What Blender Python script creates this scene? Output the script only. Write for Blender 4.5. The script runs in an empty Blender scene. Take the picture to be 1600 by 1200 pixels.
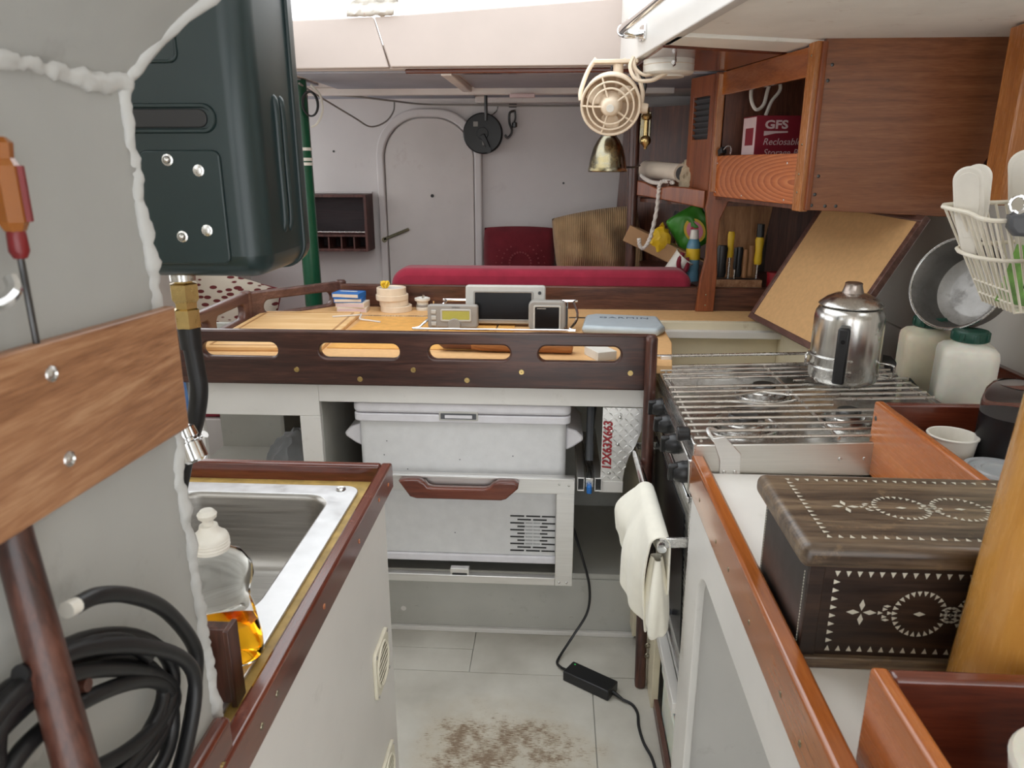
import bpy, bmesh, math, random
from mathutils import Vector, Matrix, Euler, noise
R = math.radians
PI = math.pi
random.seed(11)
S = bpy.context.scene
COL = S.collection

# ------------------------------------------------------------------ camera
cam_d = bpy.data.cameras.new('camera')
cam = bpy.data.objects.new('camera', cam_d)
COL.objects.link(cam)
cam.location = (0, 0, 1.5)
cam.rotation_euler = (R(90 - 16.699), 0, R(3.432))
cam_d.sensor_width = 36
cam_d.lens = 25.875
cam_d.clip_start = 0.02
cam_d.dof.use_dof = True
cam_d.dof.focus_distance = 2.0
cam_d.dof.aperture_fstop = 11
S.camera = cam

# ------------------------------------------------------------------ sky and exposure
W = bpy.data.worlds.new('overcast_sky')
S.world = W
W.use_nodes = True
bg = W.node_tree.nodes['Background']
# bright overcast sky, somewhat brighter overhead, lower half lifted as fill for the deckhead
_nt = W.node_tree
_tc = _nt.nodes.new('ShaderNodeTexCoord'); _sep = _nt.nodes.new('ShaderNodeSeparateXYZ')
_nt.links.new(_tc.outputs['Generated'], _sep.inputs[0])
_rp = _nt.nodes.new('ShaderNodeValToRGB')
_mr = _nt.nodes.new('ShaderNodeMapRange'); _mr.inputs[1].default_value = -1; _mr.inputs[2].default_value = 1
_nt.links.new(_sep.outputs[2], _mr.inputs[0]); _nt.links.new(_mr.outputs[0], _rp.inputs[0])
_e = _rp.color_ramp.elements
_e[0].position = 0.0; _e[0].color = (.78, .79, .80, 1)
_e[1].position = 1.0; _e[1].color = (.93, .97, 1.0, 1)
_k = _e.new(0.47); _k.color = (.80, .81, .82, 1)
_k = _e.new(0.53); _k.color = (.82, .835, .85, 1)
_nt.links.new(_rp.outputs[0], bg.inputs[0])
bg.inputs[1].default_value = 9.0
S.view_settings.view_transform = 'Standard'
S.view_settings.look = 'None'
S.view_settings.gamma = 1
S.view_settings.use_curve_mapping = False
S.view_settings.exposure = -1.45
S.cycles.diffuse_bounces = 8
S.cycles.max_bounces = 14

# ------------------------------------------------------------------ object helpers
def tag(o, label=None, cat=None, group=None, kind=None):
    if label: o['label'] = label
    if cat: o['category'] = cat
    if group: o['group'] = group
    if kind: o['kind'] = kind
    return o

def thing(name, label, cat, loc=(0, 0, 0), rz=0, group=None, rot=None):
    o = bpy.data.objects.new(name, None)
    o.empty_display_size = 0.05
    COL.objects.link(o)
    o.location = loc
    o.rotation_euler = rot if rot else (0, 0, rz)
    return tag(o, label, cat, group)

def root_of(o):
    while o.parent: o = o.parent
    return o

def ob(name, geo, mat, parent=None, bevel=0, seg=2, M=None, w=True, smooth=38, sub=0, solid=0, loc=None):
    """link one mesh object. w: the geometry is in world space, moved into its thing's space."""
    if isinstance(geo, bmesh.types.BMesh):
        me = bpy.data.meshes.new(name)
        bmesh.ops.recalc_face_normals(geo, faces=geo.faces)
        geo.to_mesh(me); geo.free()
    else:
        me = geo; me.name = name
    if M is not None: me.transform(M)
    if parent is not None and w:
        me.transform(root_of(parent).matrix_basis.inverted())
    o = bpy.data.objects.new(name, me)
    COL.objects.link(o)
    if loc is not None:
        me.transform(Matrix.Translation(-Vector(loc))); o.location = loc
    me.materials.clear()
    me.materials.append(mat)
    if smooth:
        me.shade_smooth()
        me.set_sharp_from_angle(angle=R(smooth))
    if solid:
        m = o.modifiers.new('thick', 'SOLIDIFY'); m.thickness = solid; m.offset = 0
    if bevel:
        m = o.modifiers.new('bevel', 'BEVEL'); m.width = bevel; m.segments = seg
        m.limit_method = 'ANGLE'; m.angle_limit = R(35); m.harden_normals = False
    if sub:
        m = o.modifiers.new('subdivision', 'SUBSURF'); m.levels = sub; m.render_levels = sub
    if parent: o.parent = parent
    return o

def struct(name, geo, mat, **k):
    o = ob(name, geo, mat, **k)
    o['kind'] = 'structure'
    return o

def dup(o, M, parent=None):
    """copy of one part that shares its mesh"""
    c = o.copy(); COL.objects.link(c)
    c.parent = parent if parent else o.parent
    c.matrix_basis = M
    return c

def T(x, y, z): return Matrix.Translation((x, y, z))
def RX(a): return Matrix.Rotation(R(a), 4, 'X')
def RY(a): return Matrix.Rotation(R(a), 4, 'Y')
def RZ(a): return Matrix.Rotation(R(a), 4, 'Z')

def B(): return bmesh.new()

def box(bm, lo, hi, M=None):
    x0, y0, z0 = lo; x1, y1, z1 = hi
    c = [(x0,y0,z0),(x1,y0,z0),(x1,y1,z0),(x0,y1,z0),(x0,y0,z1),(x1,y0,z1),(x1,y1,z1),(x0,y1,z1)]
    v = [bm.verts.new(M @ Vector(p) if M else p) for p in c]
    for f in ((0,3,2,1),(4,5,6,7),(0,1,5,4),(1,2,6,5),(2,3,7,6),(3,0,4,7)):
        bm.faces.new([v[i] for i in f])
    return bm

def bx(lo, hi, M=None): return box(B(), lo, hi, M)

def cyl(bm, p0, p1, r0, r1=None, seg=16):
    r1 = r0 if r1 is None else r1
    p0 = Vector(p0); p1 = Vector(p1)
    d = (p1 - p0).normalized()
    a = d.orthogonal().normalized(); b = d.cross(a)
    rings = []
    for p, r in ((p0, r0), (p1, r1)):
        rings.append([bm.verts.new(p + (a*math.cos(t) + b*math.sin(t))*r) for t in [2*PI*i/seg for i in range(seg)]])
    for i in range(seg):
        j = (i+1) % seg
        bm.faces.new((rings[0][i], rings[0][j], rings[1][j], rings[1][i]))
    bm.faces.new(list(reversed(rings[0]))); bm.faces.new(rings[1])
    return bm

def tube(bm, pts, r, seg=8, closed=False):
    pts = [Vector(p) for p in pts]
    n = len(pts)
    rs = r if isinstance(r, (list, tuple)) else [r]*n
    prev = None; rings = []
    for i, p in enumerate(pts):
        if closed: d = pts[(i+1) % n] - pts[i-1]
        else: d = pts[min(i+1, n-1)] - pts[max(i-1, 0)]
        d.normalize()
        if prev is None: a = d.orthogonal().normalized()
        else:
            a = prev - d*prev.dot(d)
            a = a.normalized() if a.length > 1e-6 else d.orthogonal().normalized()
        prev = a; b = d.cross(a)
        rings.append([bm.verts.new(p + (a*math.cos(2*PI*k/seg) + b*math.sin(2*PI*k/seg))*rs[i]) for k in range(seg)])
    m = n if closed else n-1
    for i in range(m):
        A = rings[i]; C = rings[(i+1) % n]
        off = 0
        if closed and i == n-1:
            off = min(range(seg), key=lambda o: sum((A[k].co - C[(k+o) % seg].co).length for k in range(seg)))
        for k in range(seg):
            bm.faces.new((A[k], A[(k+1) % seg], C[(k+1+off) % seg], C[(k+off) % seg]))
    if not closed:
        bm.faces.new(list(reversed(rings[0]))); bm.faces.new(rings[-1])
    return bm

def smooth_path(P, n=8, closed=False):
    """Catmull-Rom through the points"""
    P = [Vector(p) for p in P]; out = []
    N = len(P)
    for i in range(N if closed else N-1):
        if closed: p0, p1, p2, p3 = P[i-1], P[i], P[(i+1) % N], P[(i+2) % N]
        else: p0, p1, p2, p3 = P[max(i-1,0)], P[i], P[i+1], P[min(i+2,N-1)]
        for k in range(n):
            t = k/n
            out.append(0.5*((2*p1) + (p2-p0)*t + (2*p0-5*p1+4*p2-p3)*t*t + (3*p1-p0-3*p2+p3)*t**3))
    if not closed: out.append(P[-1])
    return out

def lathe(bm, prof, seg=28, M=None, sx=1, sy=1):
    rings = []
    for r, z in prof:
        if r < 1e-6:
            p = Vector((0, 0, z)); rings.append([bm.verts.new(M @ p if M else p)])
        else:
            ring = []
            for k in range(seg):
                p = Vector((r*math.cos(2*PI*k/seg)*sx, r*math.sin(2*PI*k/seg)*sy, z))
                ring.append(bm.verts.new(M @ p if M else p))
            rings.append(ring)
    for A, C in zip(rings, rings[1:]):
        for k in range(seg):
            j = (k+1) % seg
            if len(A) == 1 and len(C) == 1: continue
            if len(A) == 1: bm.faces.new((A[0], C[k], C[j]))
            elif len(C) == 1: bm.faces.new((A[k], A[j], C[0]))
            else: bm.faces.new((A[k], A[j], C[j], C[k]))
    return bm

def prism(bm, poly, a0, a1, axis='Z', M=None):
    """extrude a polygon. axis Z: (x,y); Y: (x,z); X: (y,z)"""
    def mk(p, a):
        v = {'Z': (p[0], p[1], a), 'Y': (p[0], a, p[1]), 'X': (a, p[0], p[1])}[axis]
        return M @ Vector(v) if M else v
    A = [bm.verts.new(mk(p, a0)) for p in poly]; C = [bm.verts.new(mk(p, a1)) for p in poly]
    n = len(poly)
    bm.faces.new(A); bm.faces.new(list(reversed(C)))
    for i in range(n): bm.faces.new((A[i], C[i], C[(i+1) % n], A[(i+1) % n]))
    return bm

def rrect(x0, y0, x1, y1, r, n=6):
    out = []
    rs = r if isinstance(r, (list, tuple)) else [r]*4      # bl, br, tr, tl
    for (cx, cy, a0, q) in ((x0, y0, 180, 0), (x1, y0, 270, 1), (x1, y1, 0, 2), (x0, y1, 90, 3)):
        rr = rs[q]
        if rr <= 0: out.append((cx, cy)); continue
        ox = cx + (rr if cx == x0 else -rr); oy = cy + (rr if cy == y0 else -rr)
        for k in range(n+1):
            a = R(a0 + 90*k/n); out.append((ox + rr*math.cos(a), oy + rr*math.sin(a)))
    return out

def plate(outer, holes, thick, bevel=0.0):
    """flat board with cut-outs (x,y), centred on z = 0, as a mesh"""
    cu = bpy.data.curves.new('plate', 'CURVE'); cu.dimensions = '2D'; cu.fill_mode = 'BOTH'
    for loop in [outer] + list(holes):
        s = cu.splines.new('POLY'); s.points.add(len(loop)-1); s.use_cyclic_u = True
        for p, q in zip(s.points, loop): p.co = (q[0], q[1], 0, 1)
    cu.extrude = max(thick/2 - bevel, 0.0001); cu.bevel_depth = bevel; cu.bevel_resolution = 2
    if bevel: cu.offset = -bevel
    o = bpy.data.objects.new('plate', cu)
    me = o.to_mesh().copy()
    o.to_mesh_clear()
    bpy.data.objects.remove(o); bpy.data.curves.remove(cu)
    return me

def text_mesh(s, size, extrude=0.0002, shear=0, spacing=1, sx=1, bold=0):
    cu = bpy.data.curves.new('lettering', 'FONT'); cu.body = s; cu.size = size; cu.extrude = extrude
    cu.align_x = 'CENTER'; cu.align_y = 'CENTER'; cu.shear = shear; cu.offset = bold; cu.space_character = spacing; cu.resolution_u = 3
    o = bpy.data.objects.new('lettering', cu)
    me = o.to_mesh().copy()
    o.to_mesh_clear()
    bpy.data.objects.remove(o); bpy.data.curves.remove(cu)
    if sx != 1: me.transform(Matrix.Diagonal((sx, 1, 1, 1)))
    return me

XZ = Matrix(((1,0,0,0),(0,0,-1,0),(0,1,0,0),(0,0,0,1)))      # plate (x,y) stands up, facing -Y
YZ = Matrix(((0,0,1,0),(1,0,0,0),(0,1,0,0),(0,0,0,1)))       # plate (x,y) -> (Y,Z), facing X
def wall_frame(a, b):
    """matrix for a standing plate whose x runs from a to b on plan; y is height; z is its normal"""
    a = Vector((a[0], a[1], 0)); b = Vector((b[0], b[1], 0)); u = (b-a).normalized()
    n = u.cross(Vector((0, 0, 1)))
    M = Matrix.Identity(4)
    M.col[0] = (*u, 0); M.col[1] = (0, 0, 1, 0); M.col[2] = (*n, 0); M.col[3] = (*a, 1)
    return M

def pillow(bm, w, d, h, n=22, M=None, lump=0.006, p=2.6, seed=0, wr=0.0):
    """soft cushion, w along x, d along y, thick h, with a pinched seam"""
    top = {}; bot = {}
    for i in range(n+1):
        for j in range(n+1):
            u = -1 + 2*i/n; v = -1 + 2*j/n
            e = (1-abs(u)**p)*(1-abs(v)**p)
            t = max(e, 0)**0.42
            pin = 1 - 0.05*(u*u*v*v)
            x = u*w/2*pin*(1-0.05*(1-v*v)*abs(u)**6*0); y = v*d/2*pin
            nz = noise.noise(Vector((u*2.1+seed, v*2.1, seed)))*lump + wr*math.sin(9*u+3*v+seed)*t
            z = t*h/2
            a = Vector((x, y, z+nz*t)); b_ = Vector((x, y, -z+nz*t*0.5))
            top[i, j] = bm.verts.new(M @ a if M else a)
            bot[i, j] = top[i, j] if (i in (0, n) or j in (0, n)) else bm.verts.new(M @ b_ if M else b_)
    for i in range(n):
        for j in range(n):
            bm.faces.new((top[i,j], top[i+1,j], top[i+1,j+1], top[i,j+1]))
            q = (bot[i,j], bot[i,j+1], bot[i+1,j+1], bot[i+1,j])
            if len(set(q)) == 4: 
                try: bm.faces.new(q)
                except ValueError: pass
    return bm

# ------------------------------------------------------------------ materials
MATS = {}
def base(name, col, rough=0.5, metal=0.0, spec=0.5, coat=0.0):
    m = bpy.data.materials.new(name); m.use_nodes = True
    b = m.node_tree.nodes['Principled BSDF']
    b.inputs['Base Color'].default_value = (*col, 1)
    b.inputs['Roughness'].default_value = rough
    b.inputs['Metallic'].default_value = metal
    b.inputs['Specular IOR Level'].default_value = spec
    if coat:
        b.inputs['Coat Weight'].default_value = coat; b.inputs['Coat Roughness'].default_value = 0.12
    MATS[name] = m
    return m, m.node_tree, b

def srgb(*c):
    return tuple(((v/255)/12.92 if v/255 <= 0.04045 else (((v/255)+0.055)/1.055)**2.4) for v in c)

def nd(nt, t, **k):
    n = nt.nodes.new(t)
    for a, v in k.items(): setattr(n, a, v)
    return n

def coords(nt, scale=(1,1,1), loc=(0,0,0), rot=(0,0,0)):
    tc = nd(nt, 'ShaderNodeTexCoord'); mp = nd(nt, 'ShaderNodeMapping')
    mp.inputs['Scale'].default_value = scale; mp.inputs['Location'].default_value = loc; mp.inputs['Rotation'].default_value = rot
    nt.links.new(tc.outputs['Object'], mp.inputs['Vector'])
    return mp.outputs[0]

def noise_tex(nt, vec, scale, detail=4, rough=0.55, dist=0):
    n = nd(nt, 'ShaderNodeTexNoise'); nt.links.new(vec, n.inputs['Vector'])
    n.inputs['Scale'].default_value = scale; n.inputs['Detail'].default_value = detail
    n.inputs['Roughness'].default_value = rough; n.inputs['Distortion'].default_value = dist
    return n.outputs['Fac']

def ramp(nt, fac, stops, interp='LINEAR'):
    r = nd(nt, 'ShaderNodeValToRGB'); r.color_ramp.interpolation = interp
    e = r.color_ramp.elements
    while len(e) < len(stops): e.new(0.5)
    for el, (p, c) in zip(e, stops):
        el.position = p; el.color = (*c, 1) if len(c) == 3 else c
    nt.links.new(fac, r.inputs[0])
    return r.outputs[0]

def bumpn(nt, b, h, strength=0.2, dist=0.002):
    n = nd(nt, 'ShaderNodeBump'); n.inputs['Strength'].default_value = strength; n.inputs['Distance'].default_value = dist
    nt.links.new(h, n.inputs['Height']); nt.links.new(n.outputs[0], b.inputs['Normal'])

def mix(nt, fac, a, c, blend='MIX'):
    m = nd(nt, 'ShaderNodeMix', data_type='RGBA', blend_type=blend)
    for sock, v in ((m.inputs[0], fac), (m.inputs[6], a), (m.inputs[7], c)):
        if isinstance(v, (int, float)): sock.default_value = v
        elif isinstance(v, tuple): sock.default_value = (*v, 1) if len(v) == 3 else v
        else: nt.links.new(v, sock)
    return m.outputs[2]

def mathn(nt, op, a, c=0.5, clamp=False):
    m = nd(nt, 'ShaderNodeMath', operation=op); m.use_clamp = clamp
    for s, v in ((m.inputs[0], a), (m.inputs[1], c)):
        if isinstance(v, (int, float)): s.default_value = v
        else: nt.links.new(v, s)
    return m.outputs[0]

def paint(name, col, rough=0.5, var=0.06, bump=0.12, scale=5, stain=None, stain_amt=0.0, bscale=40, spec=0.4):
    m, nt, b = base(name, col, rough, spec=spec)
    v = coords(nt)
    n = noise_tex(nt, v, scale, 5)
    lo = tuple(max(c*(1-var*1.6), 0) for c in col); hi = tuple(min(c*(1+var), 1) for c in col)
    c = ramp(nt, n, [(0.3, lo), (0.7, hi)])
    if stain:
        s = noise_tex(nt, coords(nt, (1,1,1), (3,7,1)), scale*2.3, 8, 0.7)
        f = ramp(nt, s, [(0.60, (0,0,0)), (0.74, (stain_amt,)*3)])
        c = mix(nt, f, c, stain)
    nt.links.new(c, b.inputs['Base Color'])
    if bump: bumpn(nt, b, noise_tex(nt, v, bscale, 4), bump, 0.003)
    return m

def wood(name, dark, mid, light, axis='X', rough=0.3, scale=1.0, coat=0.3, wear=None, figure=0.0, bump=0.06, contrast=1.0):
    m, nt, b = base(name, mid, rough, coat=coat)
    st = {'X': (1.2, 16, 16), 'Y': (16, 1.2, 16), 'Z': (16, 16, 1.2)}[axis]
    st = tuple(s*scale for s in st)
    v = coords(nt, st)
    g = noise_tex(nt, v, 2.2, 6, 0.62, 0.6)
    fine = noise_tex(nt, coords(nt, tuple(s*5 for s in st)), 3, 3, 0.6)
    add = mathn(nt, 'ADD', g, mathn(nt, 'MULTIPLY', mathn(nt, 'SUBTRACT', fine, 0.5), 0.45))
    c = ramp(nt, add, [(0.5-0.2/contrast, dark), (0.5, mid), (0.5+0.2/contrast, light)])
    if wear:
        s = noise_tex(nt, coords(nt, (1,1,1), (5,1,2)), 22, 8, 0.7)
        c = mix(nt, ramp(nt, s, [(0.58, (0,0,0)), (0.70, (0.6,)*3)]), c, wear)
    nt.links.new(c, b.inputs['Base Color'])
    nt.links.new(ramp(nt, fine, [(0.2, (rough*0.8,)*3), (0.8, (min(rough*1.3, 1),)*3)]), b.inputs['Roughness'])
    if bump: bumpn(nt, b, add, bump, 0.002)
    return m

def metal(name, col, rough=0.3, brushed=None, stain=None, stain_amt=0.5, bump=0.0, var=0.12):
    m, nt, b = base(name, col, rough, 1.0)
    sc = {'X': (2, 60, 60), 'Y': (60, 2, 60), 'Z': (60, 60, 2), None: (9, 9, 9)}[brushed]
    n = noise_tex(nt, coords(nt, sc), 3, 5, 0.6)
    c = ramp(nt, n, [(0.3, tuple(k*(1-var) for k in col)), (0.7, tuple(min(k*(1+var), 1) for k in col))])
    if stain:
        s = noise_tex(nt, coords(nt, (1,1,1), (2,4,6)), 14, 8, 0.7)
        f = ramp(nt, s, [(0.52, (0,0,0)), (0.72, (stain_amt,)*3)])
        c = mix(nt, f, c, stain)
        nt.links.new(mathn(nt, 'ADD', mathn(nt, 'MULTIPLY', f, 0.4), rough), b.inputs['Roughness'])
    else:
        nt.links.new(ramp(nt, n, [(0.2, (rough*0.75,)*3), (0.8, (min(rough*1.3, 1),)*3)]), b.inputs['Roughness'])
    nt.links.new(c, b.inputs['Base Color'])
    if bump: bumpn(nt, b, n, bump, 0.002)
    return m

def fabric(name, col, scale=300, rough=0.9, rib=None, var=0.15):
    m, nt, b = base(name, col, rough, spec=0.2)
    n = noise_tex(nt, coords(nt), 14, 5)
    c = ramp(nt, n, [(0.3, tuple(k*(1-var) for k in col)), (0.7, tuple(min(1, k*(1+var)) for k in col))])
    nt.links.new(c, b.inputs['Base Color'])
    if rib:
        w = nd(nt, 'ShaderNodeTexWave', bands_direction=rib); w.inputs['Scale'].default_value = scale/30
        w.inputs['Distortion'].default_value = 0.6
        nt.links.new(coords(nt), w.inputs['Vector']); bumpn(nt, b, w.outputs['Fac'], 0.6, 0.004)
    else: bumpn(nt, b, noise_tex(nt, coords(nt), scale, 2), 0.3, 0.001)
    b.inputs['Sheen Weight'].default_value = 0.2
    return m

def plastic(name, col, rough=0.35, spec=0.5, trans=0.0, bump=0, sss=0.0):
    m, nt, b = base(name, col, rough, spec=spec)
    b.inputs['Transmission Weight'].default_value = trans
    n = noise_tex(nt, coords(nt), 30, 4)
    nt.links.new(ramp(nt, n, [(0.3, tuple(k*0.94 for k in col)), (0.7, tuple(min(1, k*1.03) for k in col))]), b.inputs['Base Color'])
    if sss:
        b.inputs['Subsurface Weight'].default_value = sss; b.inputs['Subsurface Scale'].default_value = 0.02
    if bump: bumpn(nt, b, n, bump, 0.001)
    return m

# paints
P_WHITE = paint('white_gloss_paint', srgb(214, 211, 206), 0.35, 0.03, 0.05)
P_CAB = paint('galley_white_paint', srgb(222, 219, 214), 0.38, 0.03, 0.08, stain=srgb(170,165,155), stain_amt=0.3)
P_ROUGH = paint('rough_partition_paint', srgb(193, 193, 190), 0.42, 0.05, 0.25, 4, stain=srgb(140,136,130), stain_amt=0.35, bscale=14)
P_BULK = paint('bulkhead_paint', srgb(214, 208, 206), 0.5, 0.04, 0.08, 3, stain=srgb(185,172,170), stain_amt=0.35)
P_DOOR = paint('door_paint', srgb(212, 205, 201), 0.45, 0.05, 0.08, 3, stain=srgb(180,164,160), stain_amt=0.5)
P_CREAM = paint('cream_coaming_paint', srgb(186, 173, 165), 0.45, 0.03, 0.04)
P_DECK = paint('deckhead_paint', srgb(244, 242, 236), 0.5, 0.04, 0.22, 6, stain=srgb(165,140,120), stain_amt=0.45, bscale=25)
P_CEIL = paint('ceiling_grey_panel', srgb(166, 168, 178), 0.6, 0.08, 0.1)
P_CEILW = paint('ceiling_batten_paint', srgb(228, 220, 214), 0.55, 0.06, 0.1, stain=srgb(150,100,90), stain_amt=0.5)
P_HULL = paint('hull_paint', srgb(218, 213, 204), 0.4, 0.04, 0.12, 4)
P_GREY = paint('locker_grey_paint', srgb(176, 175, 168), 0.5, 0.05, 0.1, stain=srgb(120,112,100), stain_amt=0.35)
P_COUNTER = paint('counter_laminate', srgb(230, 228, 222), 0.35, 0.04, 0.03, stain=srgb(180,172,155), stain_amt=0.3)
P_OCHRE = paint('ochre_edge_paint', srgb(178, 148, 84), 0.5, 0.2, 0.2, 30)
P_YELLOWED = paint('yellowed_cream_paint', srgb(214, 204, 178), 0.45, 0.06, 0.1, stain=srgb(150,125,80), stain_amt=0.5)
P_CORK = paint('cork_table_surface', srgb(212, 168, 116), 0.65, 0.05, 0.1, 60, bscale=300)
P_CORK2 = paint('amber_lid_surface', srgb(216, 160, 84), 0.6, 0.08, 0.05, 40, bscale=300)
# woods
W_DARK = wood('dark_stained_teak', srgb(40,20,15), srgb(62,34,26), srgb(86,52,40), 'X', 0.33, wear=None, coat=0.25)
W_DARKY = wood('dark_stained_teak_fore_aft', srgb(66,42,36), srgb(94,64,55), srgb(124,92,82), 'Y', 0.4, coat=0.15, contrast=.7)
W_DARKZ = wood('dark_teak_upright', srgb(40,22,18), srgb(70,40,32), srgb(100,62,50), 'Z', 0.35, coat=0.2)
W_BACK = wood('walnut_back_fiddle', srgb(52,28,20), srgb(84,50,37), srgb(110,70,52), 'X', 0.35, coat=0.2)
W_MAH = wood('varnished_mahogany', srgb(62,24,15), srgb(98,44,28), srgb(122,62,40), 'Y', 0.22, coat=0.6, wear=srgb(150,92,70), contrast=.55)
W_MAHX = wood('varnished_mahogany_cross', srgb(60,24,15), srgb(98,44,28), srgb(122,62,40), 'X', 0.22, coat=0.6, contrast=.6)
W_MAHZ = wood('mahogany_upright', srgb(84,38,18), srgb(132,70,38), srgb(156,90,52), 'Z', 0.32, coat=0.2, contrast=.65)
W_PLY = wood('mahogany_veneer', srgb(98,56,34), srgb(136,84,53), srgb(160,108,72), 'X', 0.34, 1.6, coat=0.2, contrast=0.6)
W_PLYZ = wood('mahogany_panel_upright', srgb(60,32,22), srgb(92,52,36), srgb(120,74,52), 'Z', 0.4, coat=0.1)
W_ORANGE = wood('golden_varnished_teak', srgb(118,58,20), srgb(162,90,38), srgb(186,114,54), 'Y', 0.18, coat=0.7, contrast=.5)
W_ORANGEZ = wood('golden_teak_upright', srgb(132,74,32), srgb(170,106,52), srgb(194,132,72), 'Z', 0.25, coat=0.5, contrast=.6)
def ringwood(name, dark, mid, light, axis, centre, tilt=(0, 0, 0), scale=26, stretch=.10, rough=.25, coat=.5, dist=2.0):
    """flat-sawn board: growth rings cut at a shallow angle"""
    m, nt, b = base(name, mid, rough, coat=coat)
    sc = [1, 1, 1]; sc['XYZ'.index(axis)] = stretch
    tc = nd(nt, 'ShaderNodeTexCoord')
    sb = nd(nt, 'ShaderNodeVectorMath', operation='SUBTRACT'); sb.inputs[1].default_value = centre
    nt.links.new(tc.outputs['Object'], sb.inputs[0])
    mp = nd(nt, 'ShaderNodeMapping'); mp.inputs['Scale'].default_value = sc; mp.inputs['Rotation'].default_value = tilt
    nt.links.new(sb.outputs[0], mp.inputs['Vector'])
    w = nd(nt, 'ShaderNodeTexWave', wave_type='RINGS', rings_direction='SPHERICAL', wave_profile='SAW')
    w.inputs['Scale'].default_value = scale; w.inputs['Distortion'].default_value = dist
    w.inputs['Detail'].default_value = 3; w.inputs['Detail Scale'].default_value = .25
    nt.links.new(mp.outputs[0], w.inputs['Vector'])
    st = {'X': (2, 40, 40), 'Y': (40, 2, 40), 'Z': (40, 40, 2)}[axis]
    fine = noise_tex(nt, coords(nt, st), 3, 4)
    f = mathn(nt, 'ADD', mathn(nt, 'MULTIPLY', w.outputs['Fac'], .62), mathn(nt, 'MULTIPLY', fine, .38))
    nt.links.new(ramp(nt, f, [(.15, light), (.5, mid), (.88, dark)]), b.inputs['Base Color'])
    bumpn(nt, b, f, .04, .001)
    return m
W_FIG = ringwood('figured_teak', srgb(142,68,30), srgb(182,100,50), srgb(202,122,68), 'Y', (-.16, -.12, .075), (0, 0, 0), 34, .10, dist=5.0)
W_FIGB = wood('golden_teak_bin', srgb(146,76,32), srgb(176,100,46), srgb(194,122,64), 'Y', 0.25, 0.8, coat=0.5, contrast=.55)
W_FIGX = wood('figured_teak_cross', srgb(136,64,24), srgb(190,108,48), srgb(214,136,70), 'X', 0.25, coat=0.5)
W_POLE = wood('pale_varnished_pole', srgb(168,108,42), srgb(196,140,66), srgb(210,156,82), 'Z', 0.25, coat=0.5, contrast=0.4)
W_BAM = wood('bamboo_board', srgb(126,84,56), srgb(160,114,80), srgb(184,142,106), 'Y', 0.4, 1.7, coat=0.15)
W_BAMT = wood('bamboo_cutting_board', srgb(206,158,100), srgb(222,180,124), srgb(234,198,148), 'X', 0.5, coat=0.05)
W_CHEST = wood('worn_chest_wood', srgb(56,44,34), srgb(100,83,66), srgb(140,120,94), 'X', 0.4, 0.8, coat=0.25, wear=srgb(146,120,88))
W_CHESTD = wood('dark_chest_wood', srgb(22,14,10), srgb(42,29,22), srgb(66,47,35), 'X', 0.45, 0.8, coat=0.1)
W_TAN = wood('tan_plywood', srgb(120,80,48), srgb(156,110,70), srgb(178,134,92), 'Z', 0.5, coat=0)
# metals
M_STEEL = metal('stainless_steel', (0.62, 0.61, 0.59), 0.26, 'Y')
M_RIM = metal('hatch_glare_sink_rim', (0.70, 0.70, 0.70), 0.46, None, var=.06)  # rim steel lightened to carry the hatch reflection in its colour
M_BASIN = metal('brushed_sink_basin', (0.42, 0.40, 0.37), 0.36, 'X')
M_CHROME = metal('chrome', (0.78, 0.78, 0.78), 0.1)
M_STOVE = metal('cooktop_steel', (0.62, 0.61, 0.59), 0.2, 'X', stain=(0.24,0.22,0.20), stain_amt=0.4)
M_STEELX = metal('side_steel', (0.66, 0.64, 0.60), 0.32, 'X', var=.06)
M_BARS = metal('grill_bar_steel', (0.60, 0.57, 0.53), 0.28, None)
M_ALU = metal('aluminium', (0.80, 0.79, 0.77), 0.4, 'X', var=0.05)
M_BRASS = metal('brass', (0.62, 0.46, 0.20), 0.28, None)
M_OLDBRASS = metal('tarnished_brass', (0.24, 0.22, 0.16), 0.2, None, stain=(0.5,0.38,0.13), stain_amt=0.6)
M_POT = metal('worn_pot_steel', (0.66, 0.65, 0.62), 0.22, 'Z', stain=(0.34,0.30,0.27), stain_amt=0.45)
M_POTLID = metal('heat_tinted_lid', (0.48, 0.42, 0.38), 0.28, None, stain=(0.3,0.22,0.18), stain_amt=0.5)
M_BOWL = metal('scuffed_bowl_steel', (0.29, 0.28, 0.265), 0.45, None, stain=(0.13,0.12,0.11), stain_amt=0.6)
M_DARKMETAL = metal('dark_iron', (0.10, 0.10, 0.10), 0.35)
# plastics and cloth
K_BLACK = plastic('black_plastic', (0.012, 0.012, 0.013), 0.35)
K_RUBBER = plastic('black_rubber', (0.010, 0.010, 0.011), 0.42)
K_GREY = plastic('grey_plastic', srgb(84, 86, 90), 0.45)
K_FRIDGE = plastic('fridge_plastic', srgb(216, 216, 216), 0.4)
K_FRIDGELID = plastic('fridge_lid_plastic', srgb(222, 220, 224), 0.4)
K_IVORY = plastic('ivory_plastic', srgb(226, 208, 184), 0.4)
K_WHITE = plastic('white_plastic', srgb(226, 222, 212), 0.4)
K_VENT = plastic('cream_vent_plastic', srgb(222, 216, 196), 0.45)
K_INST = plastic('instrument_grey', srgb(150, 146, 140), 0.4)
K_INSTL = plastic('instrument_pale_grey', srgb(186, 184, 178), 0.4)
K_COVER = plastic('pale_blue_grey_plastic', srgb(178, 190, 196), 0.4)
K_SCREEN = plastic('dark_screen', (0.006, 0.006, 0.007), 0.25, spec=.25)
K_LCD = plastic('lcd_screen', srgb(176, 172, 84), 0.3)
K_GREENLID = plastic('green_lid_plastic', srgb(22, 70, 56), 0.4)
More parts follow.
